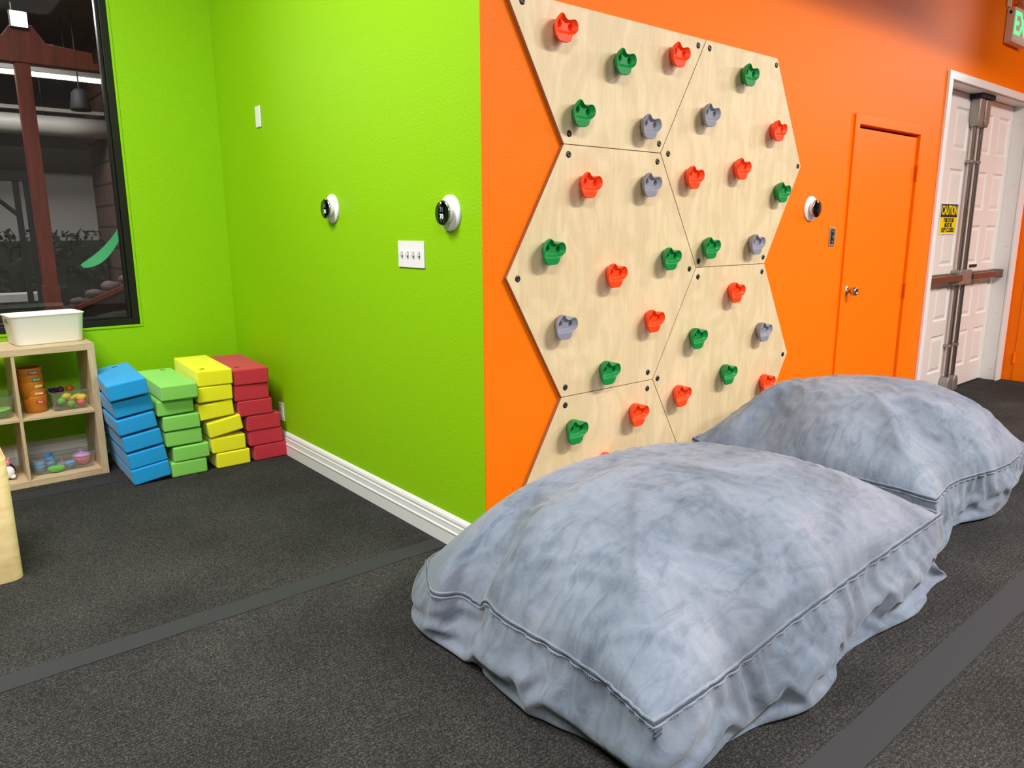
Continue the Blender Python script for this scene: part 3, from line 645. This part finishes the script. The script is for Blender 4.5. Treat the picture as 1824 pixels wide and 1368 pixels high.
fruit('toy_lime', -1.104, 2.46, .425, (70, 176, 50), .0195, .023, 'green toy lime at the left of the fruit bin', (0, 60, 30), .1, False)
fruit('toy_apple', -1.062, 2.445, .404, (120, 196, 50), .0205, .019, 'light green toy apple at the front of the fruit bin')
fruit('toy_apple', -1.012, 2.46, .403, (226, 80, 80), .021, .0195, 'pinkish red toy apple at the front right of the fruit bin')
fruit('toy_plum', -1.110, 2.50, .402, (88, 60, 110), .0195, .019, 'dark purple toy plum at the bottom left of the fruit bin')
# toy dishes
blue_m = mat('toy cup blue', (104, 168, 220), .4); pink_m = mat('toy pot pink', (240, 130, 150), .4); lav_m = mat('toy lid lavender', (206, 160, 214), .4); gplate = mat('toy plate green', (124, 206, 80), .4)
def cup(x, y, z, label, rot=(0, 0, 0), hand=0, m=blue_m, s=1):
    e = empty('toy_cup', (x, y, z)); e.rotation_euler = [R(a) for a in rot]; e.scale = (s, s, s); tag(e, label, 'toy cup', 'blue toy cups')
    bm = bmesh.new(); lathe(bm, [(0, 0), (.016, 0), (.018, .003), (.0255, .022), (.027, .036), (.0262, .0365), (.024, .022), (.016, .004), (0, .003)], 32); link('cup_body', bm, m, e, smooth=True)
    bm = bmesh.new(); a = R(hand); tube(bm, [(math.cos(a)*(.024+.013*math.sin(math.pi*t/8)), math.sin(a)*(.024+.013*math.sin(math.pi*t/8)), .010+.022*t/8) for t in range(9)], .0025, 8); link('handle', bm, m, e, smooth=True)
cup(-1.250, 2.46, .043, 'blue toy cup at the left end of the dish bin, lower of two', hand=200)
cup(-1.250, 2.46, .060, 'blue toy cup at the left end of the dish bin, upper of two', hand=190)
cup(-1.194, 2.50, .043, 'blue toy cup second from left in the dish bin, lowest', hand=100)
cup(-1.194, 2.50, .062, 'blue toy cup second from left in the dish bin, middle', hand=80)
cup(-1.190, 2.50, .086, 'blue toy cup tilted on top of the second cup pile', (18, -22, 0), 60)
cup(-1.108, 2.435, .042, 'single blue toy cup in front of the pink pot', hand=-90)
pt = empty('toy_pot', (-1.042, 2.475, .043)); tag(pt, 'pink toy pot with a lavender lid in the dish bin', 'toy pot')
bm = bmesh.new(); lathe(bm, [(0, 0), (.024, 0), (.036, .012), (.0435, .034), (.044, .05), (.042, .05), (.034, .014), (0, .003)], 36); link('pot_body', bm, pink_m, pt, smooth=True)
bm = bmesh.new(); lathe(bm, [(.047, .050), (.0475, .054), (.036, .064), (.014, .071), (.006, .073), (.006, .078), (.011, .083), (.008, .089), (0, .090)], 36); link('pot_lid', bm, lav_m, pt, smooth=True)
bm = bmesh.new(); tube(bm, [(-.040-.012*math.sin(math.pi*t/8), -.012, .024+.02*t/8) for t in range(9)], .003, 8); link('handle', bm, pink_m, pt, smooth=True)
bm = bmesh.new(); lathe(bm, [(.034, 0), (.035, .003), (.026, .012), (.008, .018), (.005, .020), (.009, .026), (0, .029)], 32); o = link('toy_lid', bm, lav_m, smooth=True); o.location = (-1.135, 2.53, .045); tag(o, 'small lavender toy lid lying behind the cups in the dish bin', 'toy dish')  # a loose toy lid with its knob
def plate(x, y, z, rot, label, grp, s=1):
    bm = bmesh.new(); lathe(bm, [(0, 0), (.026, 0), (.04, .006), (.0415, .0075), (.040, .0085), (.026, .003), (0, .003)], 40); o = link('toy_plate', bm, gplate, smooth=True); o.location = (x, y, z); o.rotation_euler = [R(a) for a in rot]; o.scale = (s, s, s); tag(o, label, 'toy plate', grp)
plate(-1.178, 2.425, .0435, (8, 0, 0), 'green toy plate at the front of the dish bin, lower of two', 'green toy plates in the dish bin')
plate(-1.177, 2.424, .050, (8, 1, 0), 'green toy plate at the front of the dish bin, upper of two', 'green toy plates in the dish bin')
for i in range(4): plate(-1.40+.003*i, 2.46, .386+.0085*i, (4, -6, 0), 'green toy plate in the upper left bin, '+('lowest', 'second lowest', 'second highest', 'topmost')[i]+' of its pile', 'green toy plates in the upper left bin', 1.15)
# little plush animal half hidden behind the plywood box
pl = empty('plush_toy', (-1.40, 2.43, .038)); tag(pl, 'small white and black soft toy in the lower left shelf cell', 'soft toy')
bm = bmesh.new(); blob(bm, (0, .012, .045), .036, .035, .043); link('back', bm, M['dark'], pl, smooth=True)
bm = bmesh.new(); blob(bm, (.002, -.012, .042), .028, .026, .034); blob(bm, (.018, -.02, .018), .014, .02, .012); blob(bm, (-.018, -.02, .018), .014, .02, .012); link('belly', bm, M['white_plastic'], pl, smooth=True)
bm = bmesh.new(); blob(bm, (-.006, -.004, .092), .022, .02, .02); blob(bm, (-.02, -.004, .112), .007, .005, .01); blob(bm, (.008, -.004, .112), .007, .005, .01); link('head', bm, pink_m, pl, smooth=True)

# ------------------------------------------------------------------ bent plywood box at the left edge
pb = empty('plywood_box', (-1.72, 1.30, 0)); tag(pb, 'open birch plywood box with rounded corners standing on the carpet at the left', 'box')
def ringloft(bm, outs):
    rings = [[bm.verts.new((x, y, z)) for x, y in o] for o, z in outs]
    for A, B in zip(rings, rings[1:]):
        for i in range(len(A)): bm.faces.new((A[i], A[(i+1) % len(A)], B[(i+1) % len(A)], B[i]))
    return rings
bm = bmesh.new(); O = rrect(.46, .43, .045, 10); I = rrect(.46-.036, .43-.036, .028, 10)
rg = ringloft(bm, [(O, .0), (O, .4925), (rrect(.455, .425, .043, 10), .4955), (rrect(.46-.030, .43-.030, .030, 10), .4955), (I, .4925), (I, .02)]); bm.faces.new(rg[-1]); bm.faces.new(rg[0][::-1])
link('box_shell', bm, M['bent_ply'], pb, smooth=True).modifiers.new('e', 'EDGE_SPLIT').split_angle = R(50)
bm = bmesh.new(); rg = ringloft(bm, [(rrect(.46-.013, .43-.013, .037, 10), .4956), (rrect(.46-.013, .43-.013, .037, 10), .4962), (rrect(.46-.020, .43-.020, .034, 10), .4962), (rrect(.46-.020, .43-.020, .034, 10), .4956)]); link('ply_core_line', bm, M['birch_edge'], pb)

# ------------------------------------------------------------------ two big soft cushions (mesh settled like cloth)
def sines(seed,P,f,n=6):
    rs=np.random.RandomState(seed); out=np.zeros(len(P))
    for _ in range(n):
        k=rs.normal(size=P.shape[1]); k/=np.linalg.norm(k); out+=np.sin((P@k)*f*rs.uniform(.6,1.5)+rs.uniform(0,6.28))
    return out/np.sqrt(n)
def curve(pts,n):
    """n+1 points along a Catmull-Rom curve through pts, evenly spaced"""
    p=np.array(pts,float); q=np.vstack([2*p[0]-p[1],p,2*p[-1]-p[-2]]); out=[]
    for i in range(len(p)-1):
        a,b,c,d=q[i:i+4]
        for t in np.linspace(0,1,24,endpoint=False):
            out.append(.5*(2*b+(c-a)*t+(2*a-5*b+4*c-d)*t*t+(3*b-a-3*c+d)*t**3))
    out.append(p[-1]); out=np.array(out); L=np.r_[0,np.cumsum(np.linalg.norm(np.diff(out,axis=0),axis=1))]
    s=np.linspace(0,L[-1],n+1); return np.stack([np.interp(s,L,out[:,k]) for k in range(3)],1)
def pouf(m):
    """seam curves front, right, back, left (each from its left/front end), floor outline the same way"""
    d=m['d']; fr,ri,ba,le=[m[k] for k in ('front','right','back','left')]
    ln=lambda p: np.linalg.norm(np.diff(np.array(p,float),axis=0),axis=1).sum()
    nx=int(round((ln(fr)+ln(ba))/2/d)); ny=int(round((ln(ri)+ln(le))/2/d))
    f,b=curve(fr,nx),curve(ba,nx); l,r=curve(le,ny),curve(ri,ny)
    u=np.linspace(0,1,nx+1)[:,None,None]; v=np.linspace(0,1,ny+1)[None,:,None]
    S=(1-v)*f[:,None]+v*b[:,None]+(1-u)*l[None]+u*r[None]-((1-u)*(1-v)*f[0]+u*(1-v)*f[-1]+u*v*b[-1]+(1-u)*v*b[0])
    U,V=u[...,0]+0*v[...,0],v[...,0]+0*u[...,0]
    pu,pv=m['crown']
    su=np.where(U<pu,U/pu,(1-U)/(1-pu)); sv=np.where(V<pv,V/pv,(1-V)/(1-pv))
    e=(1-(1-su)**m.get('p',2.4))*(1-(1-sv)**m.get('p',2.4))
    dome=np.clip(e,0,1)**m.get('q',.62)
    lump=sines(m['seed'],S[...,:2].reshape(-1,2),4.2).reshape(dome.shape)
    S=S.copy(); S[...,2]+=m['rise']*dome+lump*.016*np.clip(e*3,0,1)
    for (x0,y0,rad,amp) in m.get('dents',[]):
        S[...,2]+=amp*np.exp(-((S[...,0]-x0)**2+(S[...,1]-y0)**2)/rad**2)
    for (x0,y0,x1,y1,wd,amp) in m.get('ridges',[]):
        a=np.array([x0,y0]);b2=np.array([x1,y1]);L=b2-a;q=S[...,:2]-a
        t=np.clip((q@L)/(L@L),0,1); dd=np.linalg.norm(q-t[...,None]*L,axis=-1)
        S[...,2]+=amp*np.exp(-(dd/wd)**2)*np.sin(np.pi*np.clip(t*.8+.1,0,1))
    gi=np.arange((nx+1)*(ny+1)).reshape(nx+1,ny+1); X=[S.reshape(-1,3)]
    per=np.array([gi[i,0] for i in range(nx)]+[gi[nx,j] for j in range(ny)]+[gi[i,ny] for i in range(nx,0,-1)]+[gi[0,j] for j in range(ny,0,-1)])
    n=len(per); P=X[0][per]
    fl=[curve(m['floor'][k],c) for k,c in zip(('front','right','back','left'),(nx,ny,nx,ny))]
    Q=np.vstack([fl[0][:-1],fl[1][:-1],fl[2][::-1][:-1],fl[3][::-1][:-1]])
    cen=Q.mean(0); s=np.arange(n)*d
    out=Q-cen; out[:,2]=0
    T=np.roll(P,-2,0)-np.roll(P,2,0); T[:,2]=0; T/=np.linalg.norm(T,axis=1)[:,None]+1e-9
    N=np.stack([T[:,1],-T[:,0],0*T[:,0]],1)
    for _ in range(10): N=(np.roll(N,1,0)+N+np.roll(N,-1,0))/3
    band=m['band']; rows=int(round(band/d)); nt=int(round(m['tuck']/d)); rings=[per]; cnt=len(X[0])
    for k in range(1,rows+nt+1):
        if k<=rows:
            t=k/rows
            R=P*(1-t)+Q*t; R[:,2]=P[:,2]*(1-t)**1.0+.008
            fold=sines(m['seed']+3,np.stack([s*1.0+t*.35,0*s+t*.6],1),8)*.028+sines(m['seed']+4,np.stack([s+.5*t,t*1.2+0*s],1),17)*.007
            R+=N*((np.sin(np.pi*t**.8)*m.get('bulge',.05))+fold*np.sin(np.pi*min(t,.75)))[:,None]
        else:
            R=Q.copy(); R[:,2]=.008; ff=(k-rows)*d; w=1-ff/np.linalg.norm(out,axis=1); R=cen+(Q-cen)*w[:,None]; R[:,2]=.006
        X.append(R); rings.append(np.arange(cnt,cnt+n)); cnt+=n
    X=np.concatenate(X)
    F=np.stack([gi[:-1,:-1].ravel(),gi[1:,:-1].ravel(),gi[1:,1:].ravel(),gi[:-1,1:].ravel()],1).tolist()
    for k in range(1,len(rings)):
        p,q=rings[k-1],rings[k]; F+=np.stack([np.roll(p,-1),p,q,np.roll(q,-1)],1).tolist()
    col={int(per[k]):[int(R[k]) for R in rings[1:]] for k in range(n)}; ch=[]
    for i in range(nx+1): ch.append(col[int(gi[i,0])][::-1]+gi[i].tolist()+col[int(gi[i,ny])])
    for j in range(ny+1): ch.append(col[int(gi[0,j])][::-1]+gi[:,j].tolist()+col[int(gi[nx,j])])
    for R in rings[1:]: ch.append(R.tolist()+R[:2].tolist())
    return X,F,per,rings,ch
def colour(E):
    used={}; cols=[]
    for a,b in E.tolist():
        ua=used.get(a,0);ub=used.get(b,0);m=ua|ub;k=0
        while m>>k&1:k+=1
        used[a]=ua|1<<k; used[b]=ub|1<<k; cols.append(k)
    cols=np.array(cols); return [np.nonzero(cols==k)[0] for k in range(cols.max()+1)]
def settle(m,steps=40,iters=8):
    X0,F,per,rings,chains=pouf(m); X=X0.copy()
    top=np.ones(len(X),bool); 
    for R in rings[1:]: top[R]=False
    st=np.concatenate([np.stack([c[:-1],c[1:]],1) for c in map(np.array,chains)]); bd=np.concatenate([np.stack([c[:-2],c[2:]],1) for c in map(np.array,chains)])
    Fa=np.array(F); sh=np.concatenate([Fa[:,[0,2]],Fa[:,[1,3]]])
    Es=[]; ex=1+m['excess']*(1+.6*sines(m['seed']+5,X0,3.0)); ex=np.where(top,ex,1+(ex-1)*m.get('sidex',1.5)); ex[per]=1.0+m['excess']*.3
    for S,kt,kc in ((st,.9,.7),(sh,.5,.25),(bd,.0,m['bend'])):
        E=np.unique(np.sort(S,axis=1),axis=0); L=np.linalg.norm(X0[E[:,0]]-X0[E[:,1]],axis=1)*(ex[E[:,0]]+ex[E[:,1]])/2
        for idx in colour(E): Es.append((E[idx,0],E[idx,1],L[idx],kt,kc))
    w=np.ones(len(X)); w[rings[-1]]=0
    goal=np.where(top,m['goal'],m['goal']*.8); goal[per]=m['goal']*3; goal=goal[:,None]
    X=X+(sines(m['seed']+7,X*1.0,14)*.004)[:,None]*np.array([.4,.4,1])+(sines(m['seed']+8,X,30)*.0015)[:,None]
    X[rings[-1]]=X0[rings[-1]]; vel=np.zeros_like(X)
    for s in range(steps):
        Y=X.copy(); vel*=.9 if s<steps*.7 else .6
        vel[:,2]-=m.get('grav',1.0)/30; X=X+vel/30*w[:,None]
        X+=(X0-X)*goal*w[:,None]
        for it in range(iters):
            for a,b,L,kt,kc in Es:
                d=X[b]-X[a]; l=np.sqrt(np.einsum('ij,ij->i',d,d))+1e-9; k=np.where(l>L,kt,kc); wa,wb=w[a],w[b]
                c=(k*(l-L)/l/(wa+wb+1e-9))[:,None]*d
                X[a]+=c*wa[:,None]; X[b]-=c*wb[:,None]
            # the filling holds the cover up
            dz=X0[:,2]-m.get('give',.02)-X[:,2]; X[:,2]+=np.where(top,np.clip(dz,0,1),0)*.5
        X[:,2]=np.maximum(X[:,2],.006)
        wl=(X[:,0]>-.03)&(X[:,1]>-.022); X[wl,1]=-.022
        vel=np.clip((X-Y)*30,-1.2,1.2)
    return X,F,per,rings
B1 = dict(seed=1, d=.0165, band=.27, tuck=.08, excess=.028, bend=.16, goal=.045, bulge=.018, sidex=1.7, rise=.285, crown=(.45, .62),
 front=[(-.50, -1.285, .24), (-.2, -1.28, .248), (.18, -1.255, .255), (.69, -1.235, .262), (1.20, -1.25, .305)],
 right=[(1.20, -1.25, .305), (1.22, -.9, .31), (1.19, -.5, .30), (1.10, -.12, .28)],
 back=[(-.36, -.12, .19), (0, -.11, .22), (.5, -.11, .24), (1.10, -.12, .28)],
 left=[(-.50, -1.285, .24), (-.475, -1.1, .248), (-.47, -.92, .25), (-.475, -.70, .25), (-.455, -.60, .25), (-.41, -.50, .205), (-.43, -.42, .20), (-.50, -.36, .205), (-.36, -.12, .19)],
 dents=[(-.36, -.52, .07, -.04), (.55, -.55, .22, -.02)],
 ridges=[(-.40, -.62, -.05, -.45, .07, .02), (.1, -1.1, .35, -.8, .09, .012), (-.35, -1.1, .05, -.75, .05, .014)],
 floor=dict(front=[(-.46, -1.26, 0), (-.1, -1.30, 0), (.27, -1.30, 0), (.78, -1.28, 0), (1.30, -1.27, 0)],
  right=[(1.30, -1.27, 0), (1.18, -.8, 0), (1.12, -.12, 0)], back=[(-.40, -.12, 0), (.4, -.11, 0), (1.12, -.12, 0)],
  left=[(-.46, -1.26, 0), (-.465, -.96, 0), (-.475, -.7, 0), (-.485, -.48, 0), (-.47, -.24, 0), (-.40, -.12, 0)]))
B2 = dict(seed=4, d=.0175, band=.30, tuck=.08, excess=.034, bend=.16, goal=.045, bulge=.018, sidex=1.7, rise=.312, crown=(.40, .60),
 front=[(1.40, -1.16, .29), (1.78, -1.10, .265), (2.3, -1.14, .24), (2.90, -1.06, .21)],
 right=[(2.90, -1.06, .21), (3.02, -.6, .2), (2.90, -.1, .2)],
 back=[(1.23, -.10, .35), (1.7, -.10, .38), (2.3, -.10, .32), (2.90, -.1, .2)],
 left=[(1.40, -1.16, .29), (1.33, -.8, .32), (1.31, -.5, .31), (1.29, -.25, .30), (1.23, -.10, .35)],
 dents=[(1.40, -.38, .20, -.085)],
 ridges=[(1.28, -.2, 1.75, -.3, .06, .05), (1.44, -1.02, 1.72, -.78, .06, .045), (1.7, -.75, 2.2, -.95, .08, .02)],
 floor=dict(front=[(1.42, -1.16, 0), (1.76, -1.10, 0), (2.3, -1.10, 0), (2.88, -1.02, 0)],
  right=[(2.88, -1.02, 0), (2.98, -.6, 0), (2.88, -.08, 0)], back=[(1.30, -.10, 0), (2, -.1, 0), (2.88, -.1, 0)],
  left=[(1.42, -1.16, 0), (1.38, -.7, 0), (1.30, -.10, 0)]))
for cfg, lab in ((B1, 'large grey suede crash cushion in front, nearest the viewer'), (B2, 'large grey suede crash cushion behind, nearer the white double door')):
    X, Fc, per, rings = settle(cfg)
    cen = X[:, :2].mean(0); root = empty('crash_cushion', (float(cen[0]), float(cen[1]), 0)); tag(root, lab, 'cushion', 'grey crash cushions under the climbing wall')
    X = X-np.array([cen[0], cen[1], 0])
    me = bpy.data.meshes.new('cover'); me.from_pydata(X.tolist(), [], Fc); me.update()
    o = link('cover', me, M['suede'], root, smooth=True); s_ = o.modifiers.new('smooth', 'SUBSURF'); s_.levels = s_.render_levels = 1
    # seam: dark piping between two stitched lips
    V = X[per]; n = len(per); up1 = X[rings[1]]
    inner = []
    for k in range(n):
        inner.append(0)
    T = np.roll(V, -1, 0)-np.roll(V, 1, 0); T /= np.linalg.norm(T, axis=1)[:, None]+1e-9
    dn = up1-V; dn -= (dn*T).sum(1)[:, None]*T; dn /= np.linalg.norm(dn, axis=1)[:, None]+1e-9
    Nn = np.cross(T, dn); Nn *= np.sign((Nn*np.c_[V[:, :2], np.full(n, .2)]).sum(1))[:, None]
    for _ in range(2): Nn = (np.roll(Nn, 1, 0)+Nn+np.roll(Nn, -1, 0))/3
    bm = bmesh.new(); tube(bm, [tuple(p) for p in V+Nn*.0005], .0038, 8, True); link('seam_piping', bm, M['suede_dark'], root, smooth=True)
    for nm, off in (('seam_lip', .0075), ('seam_lip', -.0068)):
        bm = bmesh.new(); tube(bm, [tuple(p) for p in V+Nn*.0010+dn*off], .0042, 8, True); link(nm, bm, M['suede'], root, smooth=True)
    bm = bmesh.new()
    for off in (.013, -.011):
        P = V+dn*off+Nn*.0035
        for k in range(0, n):
            a_, b_ = Vector(P[k]), Vector(P[(k+1) % n]); t_ = (b_-a_)
            for q in (0, .5): tube(bm, [a_+t_*(q+.1), a_+t_*(q+.34)], .0006, 5)
    st_ = link('stitching', bm, M['thread'], root)

    if cfg is B1:
        bm = bmesh.new(); c0 = Vector(V[0]); tdir = Vector((.70, -.71, 0))
        for k in range(2): tube(bm, [c0+Vector((-.012+.024*t/6, -.012-.0*t, -.004-.012*k+.002*math.sin(math.pi*t/6)))+Vector((-.004, -.004, 0)) for t in range(7)], .003, 8)
        link('corner_tab', bm, M['suede_dark'], root, smooth=True)

# ------------------------------------------------------------------ beyond the window: covered yard at night
M['yard_wall'] = mat('grey yard wall', (176, 172, 170), .9); M['pave'] = mat('dark paving', (84, 78, 70), .9); M['duct'] = mat('galvanised duct', (186, 184, 178), .5, .1)
M['hedge'] = mat('dark hedge leaves', (26, 38, 20), .8); M['swing'] = mat('green swing fabric', (30, 158, 88), .6); M['stone'] = mat('grey brown stones', (98, 80, 78), .8)
M['brick'] = wood('brown block wall', (86, 62, 52), (104, 76, 64), (120, 90, 76), (1, 1, 1), 3, .9, False)
N, L, b = nodes(M['brick']); tc = N.new('ShaderNodeTexCoord'); mp = N.new('ShaderNodeMapping'); mp.inputs['Rotation'].default_value = (0, R(90), R(90)); bt = N.new('ShaderNodeTexBrick')
bt.inputs['Color1'].default_value = (*lin((110, 82, 72)), 1); bt.inputs['Color2'].default_value = (*lin((98, 72, 62)), 1); bt.inputs['Mortar'].default_value = (*lin((44, 32, 28)), 1); bt.inputs['Scale'].default_value = 1; bt.inputs['Brick Width'].default_value = .8; bt.inputs['Row Height'].default_value = .2; bt.inputs['Mortar Size'].default_value = .012
sx_ = N.new('ShaderNodeSeparateXYZ'); cb = N.new('ShaderNodeCombineXYZ'); L.new(tc.outputs['Object'], sx_.inputs[0]); L.new(sx_.outputs[1], cb.inputs[0]); L.new(sx_.outputs[2], cb.inputs[1]); L.new(cb.outputs[0], bt.inputs['Vector']); L.new(bt.outputs['Color'], b.inputs['Base Color'])
struct(bx('ground_yard', (-8, 2, L_A+.15, 9, -.1, 0), M['pave']))
struct(bx('wall_yard', (-8, 2, 6.45, 6.6, 0, 2.15), M['yard_wall'])); struct(bx('trim_5', (-8, 2, 6.4, 6.45, 1.93, 2.15), M['pave']))
struct(bx('wall_side_yard', (-.06, .3, 3.0, 6.45, 0, 3.1), M['brick']))
struct(bx('ceiling_yard', (-8, 2, L_A+.15, 6.6, 3.1, 3.2), mat('dark patio roof', (46, 34, 28), .8)))
po = empty('timber_post', (-.923, 3.64, 0)); tag(po, 'red brown timber post seen through the window', 'post')
bx('post_shaft', (-.045, .04, -.04, .04, 0, 2.41), M['redwood'], po, bevel=.004)
bx('post_base', (-.052, .047, -.047, .047, 0, 1.0), M['redwood'], po, bevel=.004)
bmn = bmesh.new(); prism(bmn, [(-2.4, 2.41), (-.45, 2.41), (-.45, 2.455), (-.52, 2.455), (-.52, 2.52), (-.78, 2.54), (-.85, 2.64), (-.96, 2.64), (-1.02, 2.56), (-2.4, 2.56)], 'y', 3.59, 3.69); tag(link('timber_beam', bmn, M['redwood'], bevel=.003), 'red brown timber beam with a shaped bracket seen through the window', 'beam')
fx = empty('tube_light', (-1.2, 5.2, 2.6)); tag(fx, 'long fluorescent tube light hanging outside beyond the window', 'ceiling light')
bmn = bmesh.new(); prism(bmn, [(-.10, .03), (-.03, .10), (.03, .10), (.10, .03), (.09, .03), (.02, .09), (-.02, .09), (-.09, .03)], 'x', -1.6, 1.1); link('reflector', bmn, mat('grey reflector', (120, 118, 114), .5), fx)
M['tube'] = mat('lit tube', (255, 255, 255), .5, emit=(255, 250, 240), estr=2.6)
for a_, c_ in ((-1.58, -.22), (-.17, 1.09)):
    bmn = bmesh.new(); tube(bmn, [(a_, 0, .02), (c_, 0, .02)], .019, 12); link('lamp_tube', bmn, M['tube'], fx, smooth=True)
bmn = bmesh.new(); box(bmn, -.22, -.17, -.03, .03, -.01, .06); link('lamp_holder', bmn, M['dark'], fx)
bmn = bmesh.new()
for x in (-1.2, .8): tube(bmn, [(x, 0, .1), (x, 0, .49)], .005, 6)
link('hanger', bmn, M['dark'], fx)
dc = empty('duct', (-1.0, 5.6, 2.27)); tag(dc, 'round pale metal duct running across the yard outside', 'duct')
bmn = bmesh.new(); tube(bmn, [(x, 0, 0) for x in (-3, -1.8, -.6, .6, .93)], .085, 32); link('pipe', bmn, M['duct'], dc, smooth=True)
bmn = bmesh.new(); box(bmn, -3, .93, -.02, .02, .12, .15); link('rail', bmn, M['duct'], dc)
for x in (-1.6, .45): 
    bmn = bmesh.new(); tube(bmn, [(x, 0, .08), (x, 0, .83)], .008, 6); link('hanger', bmn, M['dark'], dc)
hc = empty('hanging_speaker', (-.37, 4.95, 2.33)); tag(hc, 'small dark rounded speaker hanging in the yard outside', 'speaker')
bmn = bmesh.new(); lathe(bmn, [(0, 0), (.075, 0), (.08, .02), (.06, .14), (.03, .17), (0, .175)], 24); link('speaker_body', bmn, M['dark'], hc, smooth=True)
bmn = bmesh.new(); tube(bmn, [(0, 0, .17), (0, 0, .76)], .006, 6); link('cable', bmn, M['dark'], hc)
rs = random.Random(11); bmn = bmesh.new()
for k in range(5200):
    x, y, z = rs.uniform(-4.5, -.14), 6.1+rs.uniform(-.25, .28), rs.uniform(0, 1) ** .8*1.34+rs.uniform(-.03, .05); s = rs.uniform(.025, .06); u_ = Vector((rs.uniform(-1, 1), rs.uniform(-1, 1), rs.uniform(-1, 1))).normalized(); v_ = u_.orthogonal().normalized()
    c_ = Vector((x, y, max(z, .03))); q = [c_-u_*s, c_+v_*s*.45, c_+u_*s, c_-v_*s*.45]; bmn.faces.new([bmn.verts.new(p) for p in q])
box(bmn, -4.6, -.1, 6.02, 6.3, .0, 1.27); tag(link('hedge', bmn, M['hedge']), 'dark clipped hedge along the grey wall outside', 'hedge', kind='stuff')
# black metal frame, green sling swing, sloping planter with stones
fr_ = empty('metal_frame', (-.95, 4.2, 0)); tag(fr_, 'black metal play frame outside left of the timber post', 'frame')
bx('top_rail', (-1.4, .06, -.03, .03, 1.71, 1.78), M['dark'], fr_)
for x in (-.035, .03): bx('upright', (x-.018, x+.018, -.02, .02, 0, 1.71), M['dark'], fr_)
bmn = bmesh.new(); prism(bmn, [(-.3, 1.71), (-.27, 1.71), (-.04, 1.45), (-.04, 1.49)], 'y', -.012, .012); link('brace', bmn, M['dark'], fr_)
sw_ = empty('sling_swing', (-.46, 4.6, 0)); tag(sw_, 'curved green fabric sling swing hanging outside', 'swing')
bmn = bmesh.new(); prv = None; pts = []
for k in range(25):
    t = k/24; x = -.10+.34*t; z = 1.070+.34*(t ** 2.3); w = .012+.065*math.sin(math.pi*min(1, t*1.02))**.7; pts.append((x, z, w))
for off in (0, .006):
    row = [(bmn.verts.new((x, -.05-off, z-.0*w)), bmn.verts.new((x-.0, .09-off, z+w))) for x, z, w in pts]
    for a_, b_ in zip(row, row[1:]): bmn.faces.new((a_[0], b_[0], b_[1], a_[1]))
link('sling', bmn, M['swing'], sw_, smooth=True)
bmn = bmesh.new(); tube(bmn, [(-.10-.24*t/10, 0, 1.075+.36*(t/10)**1.3) for t in range(11)]+[(-.36, 0, 3.095)], .004, 6); tube(bmn, [(.24, 0, 1.40), (.30, 0, 3.095)], .004, 6); link('rope', bmn, M['dark'], sw_)
plm = empty('raised_planter', (-.58, 4.25, 0)); tag(plm, 'timber raised planter with a sloping edge outside', 'planter')
bmn = bmesh.new(); prism(bmn, [(-.30, 0), (.34, 0), (.34, .99), (-.30, .72)], 'y', -.2, .2); link('planter_body', bmn, mat('planter boards', (40, 27, 22), .8), plm)
bmn = bmesh.new(); prism(bmn, [(-.31, .71), (.35, .985), (.35, 1.02), (-.31, .745)], 'y', -.225, -.195); link('top_board', bmn, M['redwood'], plm)
for k, (dx, r_) in enumerate(((-.22, .035), (-.11, .045), (0, .05), (.12, .055), (.24, .05))):
    bmn = bmesh.new(); blob(bmn, (0, 0, 0), r_*1.25, r_, r_*.7)
    for v in bmn.verts: v.co += Vector((1, 1, .6))*noise.noise(v.co*22+Vector((k*7, 0, 0)))*.01
    o = link('stone', bmn, M['stone'], smooth=True); o.location = (-.58+dx, 4.15, .72+(dx+.30)/.64*.27+r_*.85); tag(o, 'rounded stone on the planter outside, '+('lowest on the slope', 'second up the slope', 'third up the slope', 'fourth up the slope', 'highest on the slope')[k], 'stone', 'stones on the raised planter')
lp = empty('reflection_panel', (-.92, 3.57, 2.66)); tag(lp, 'small bright square glowing panel outside, standing in for a lamp reflection on the glass', 'lamp')  # added glowing panel in place of a lamp's reflection in the pane
bx('glow_face', (-.045, .045, -.018, -.012, -.045, .045), mat('glowing panel face', (255, 255, 255), .5, emit=(255, 250, 245), estr=4), lp, bevel=.004); bx('panel_case', (-.05, .05, -.012, .02, -.05, .05), M['dark'], lp, bevel=.004)
lb = bx('low_bench', (-2.3, -.70, 4.9, 5.15, .80, .86), M['yard_wall']); tag(lb, 'pale low bench slab outside below the hedge', 'bench')
for x in (-2.1, -.8):
    o = bx('bench_leg', (x, x+.08, 4.93, 5.12, 0, .80), M['dark'], lb)
area('yard_fill', (-1.3, 4.4, 3.0), (0, 0, 0), 1.5, .8, 30)  # unseen fill light added to brighten the yard
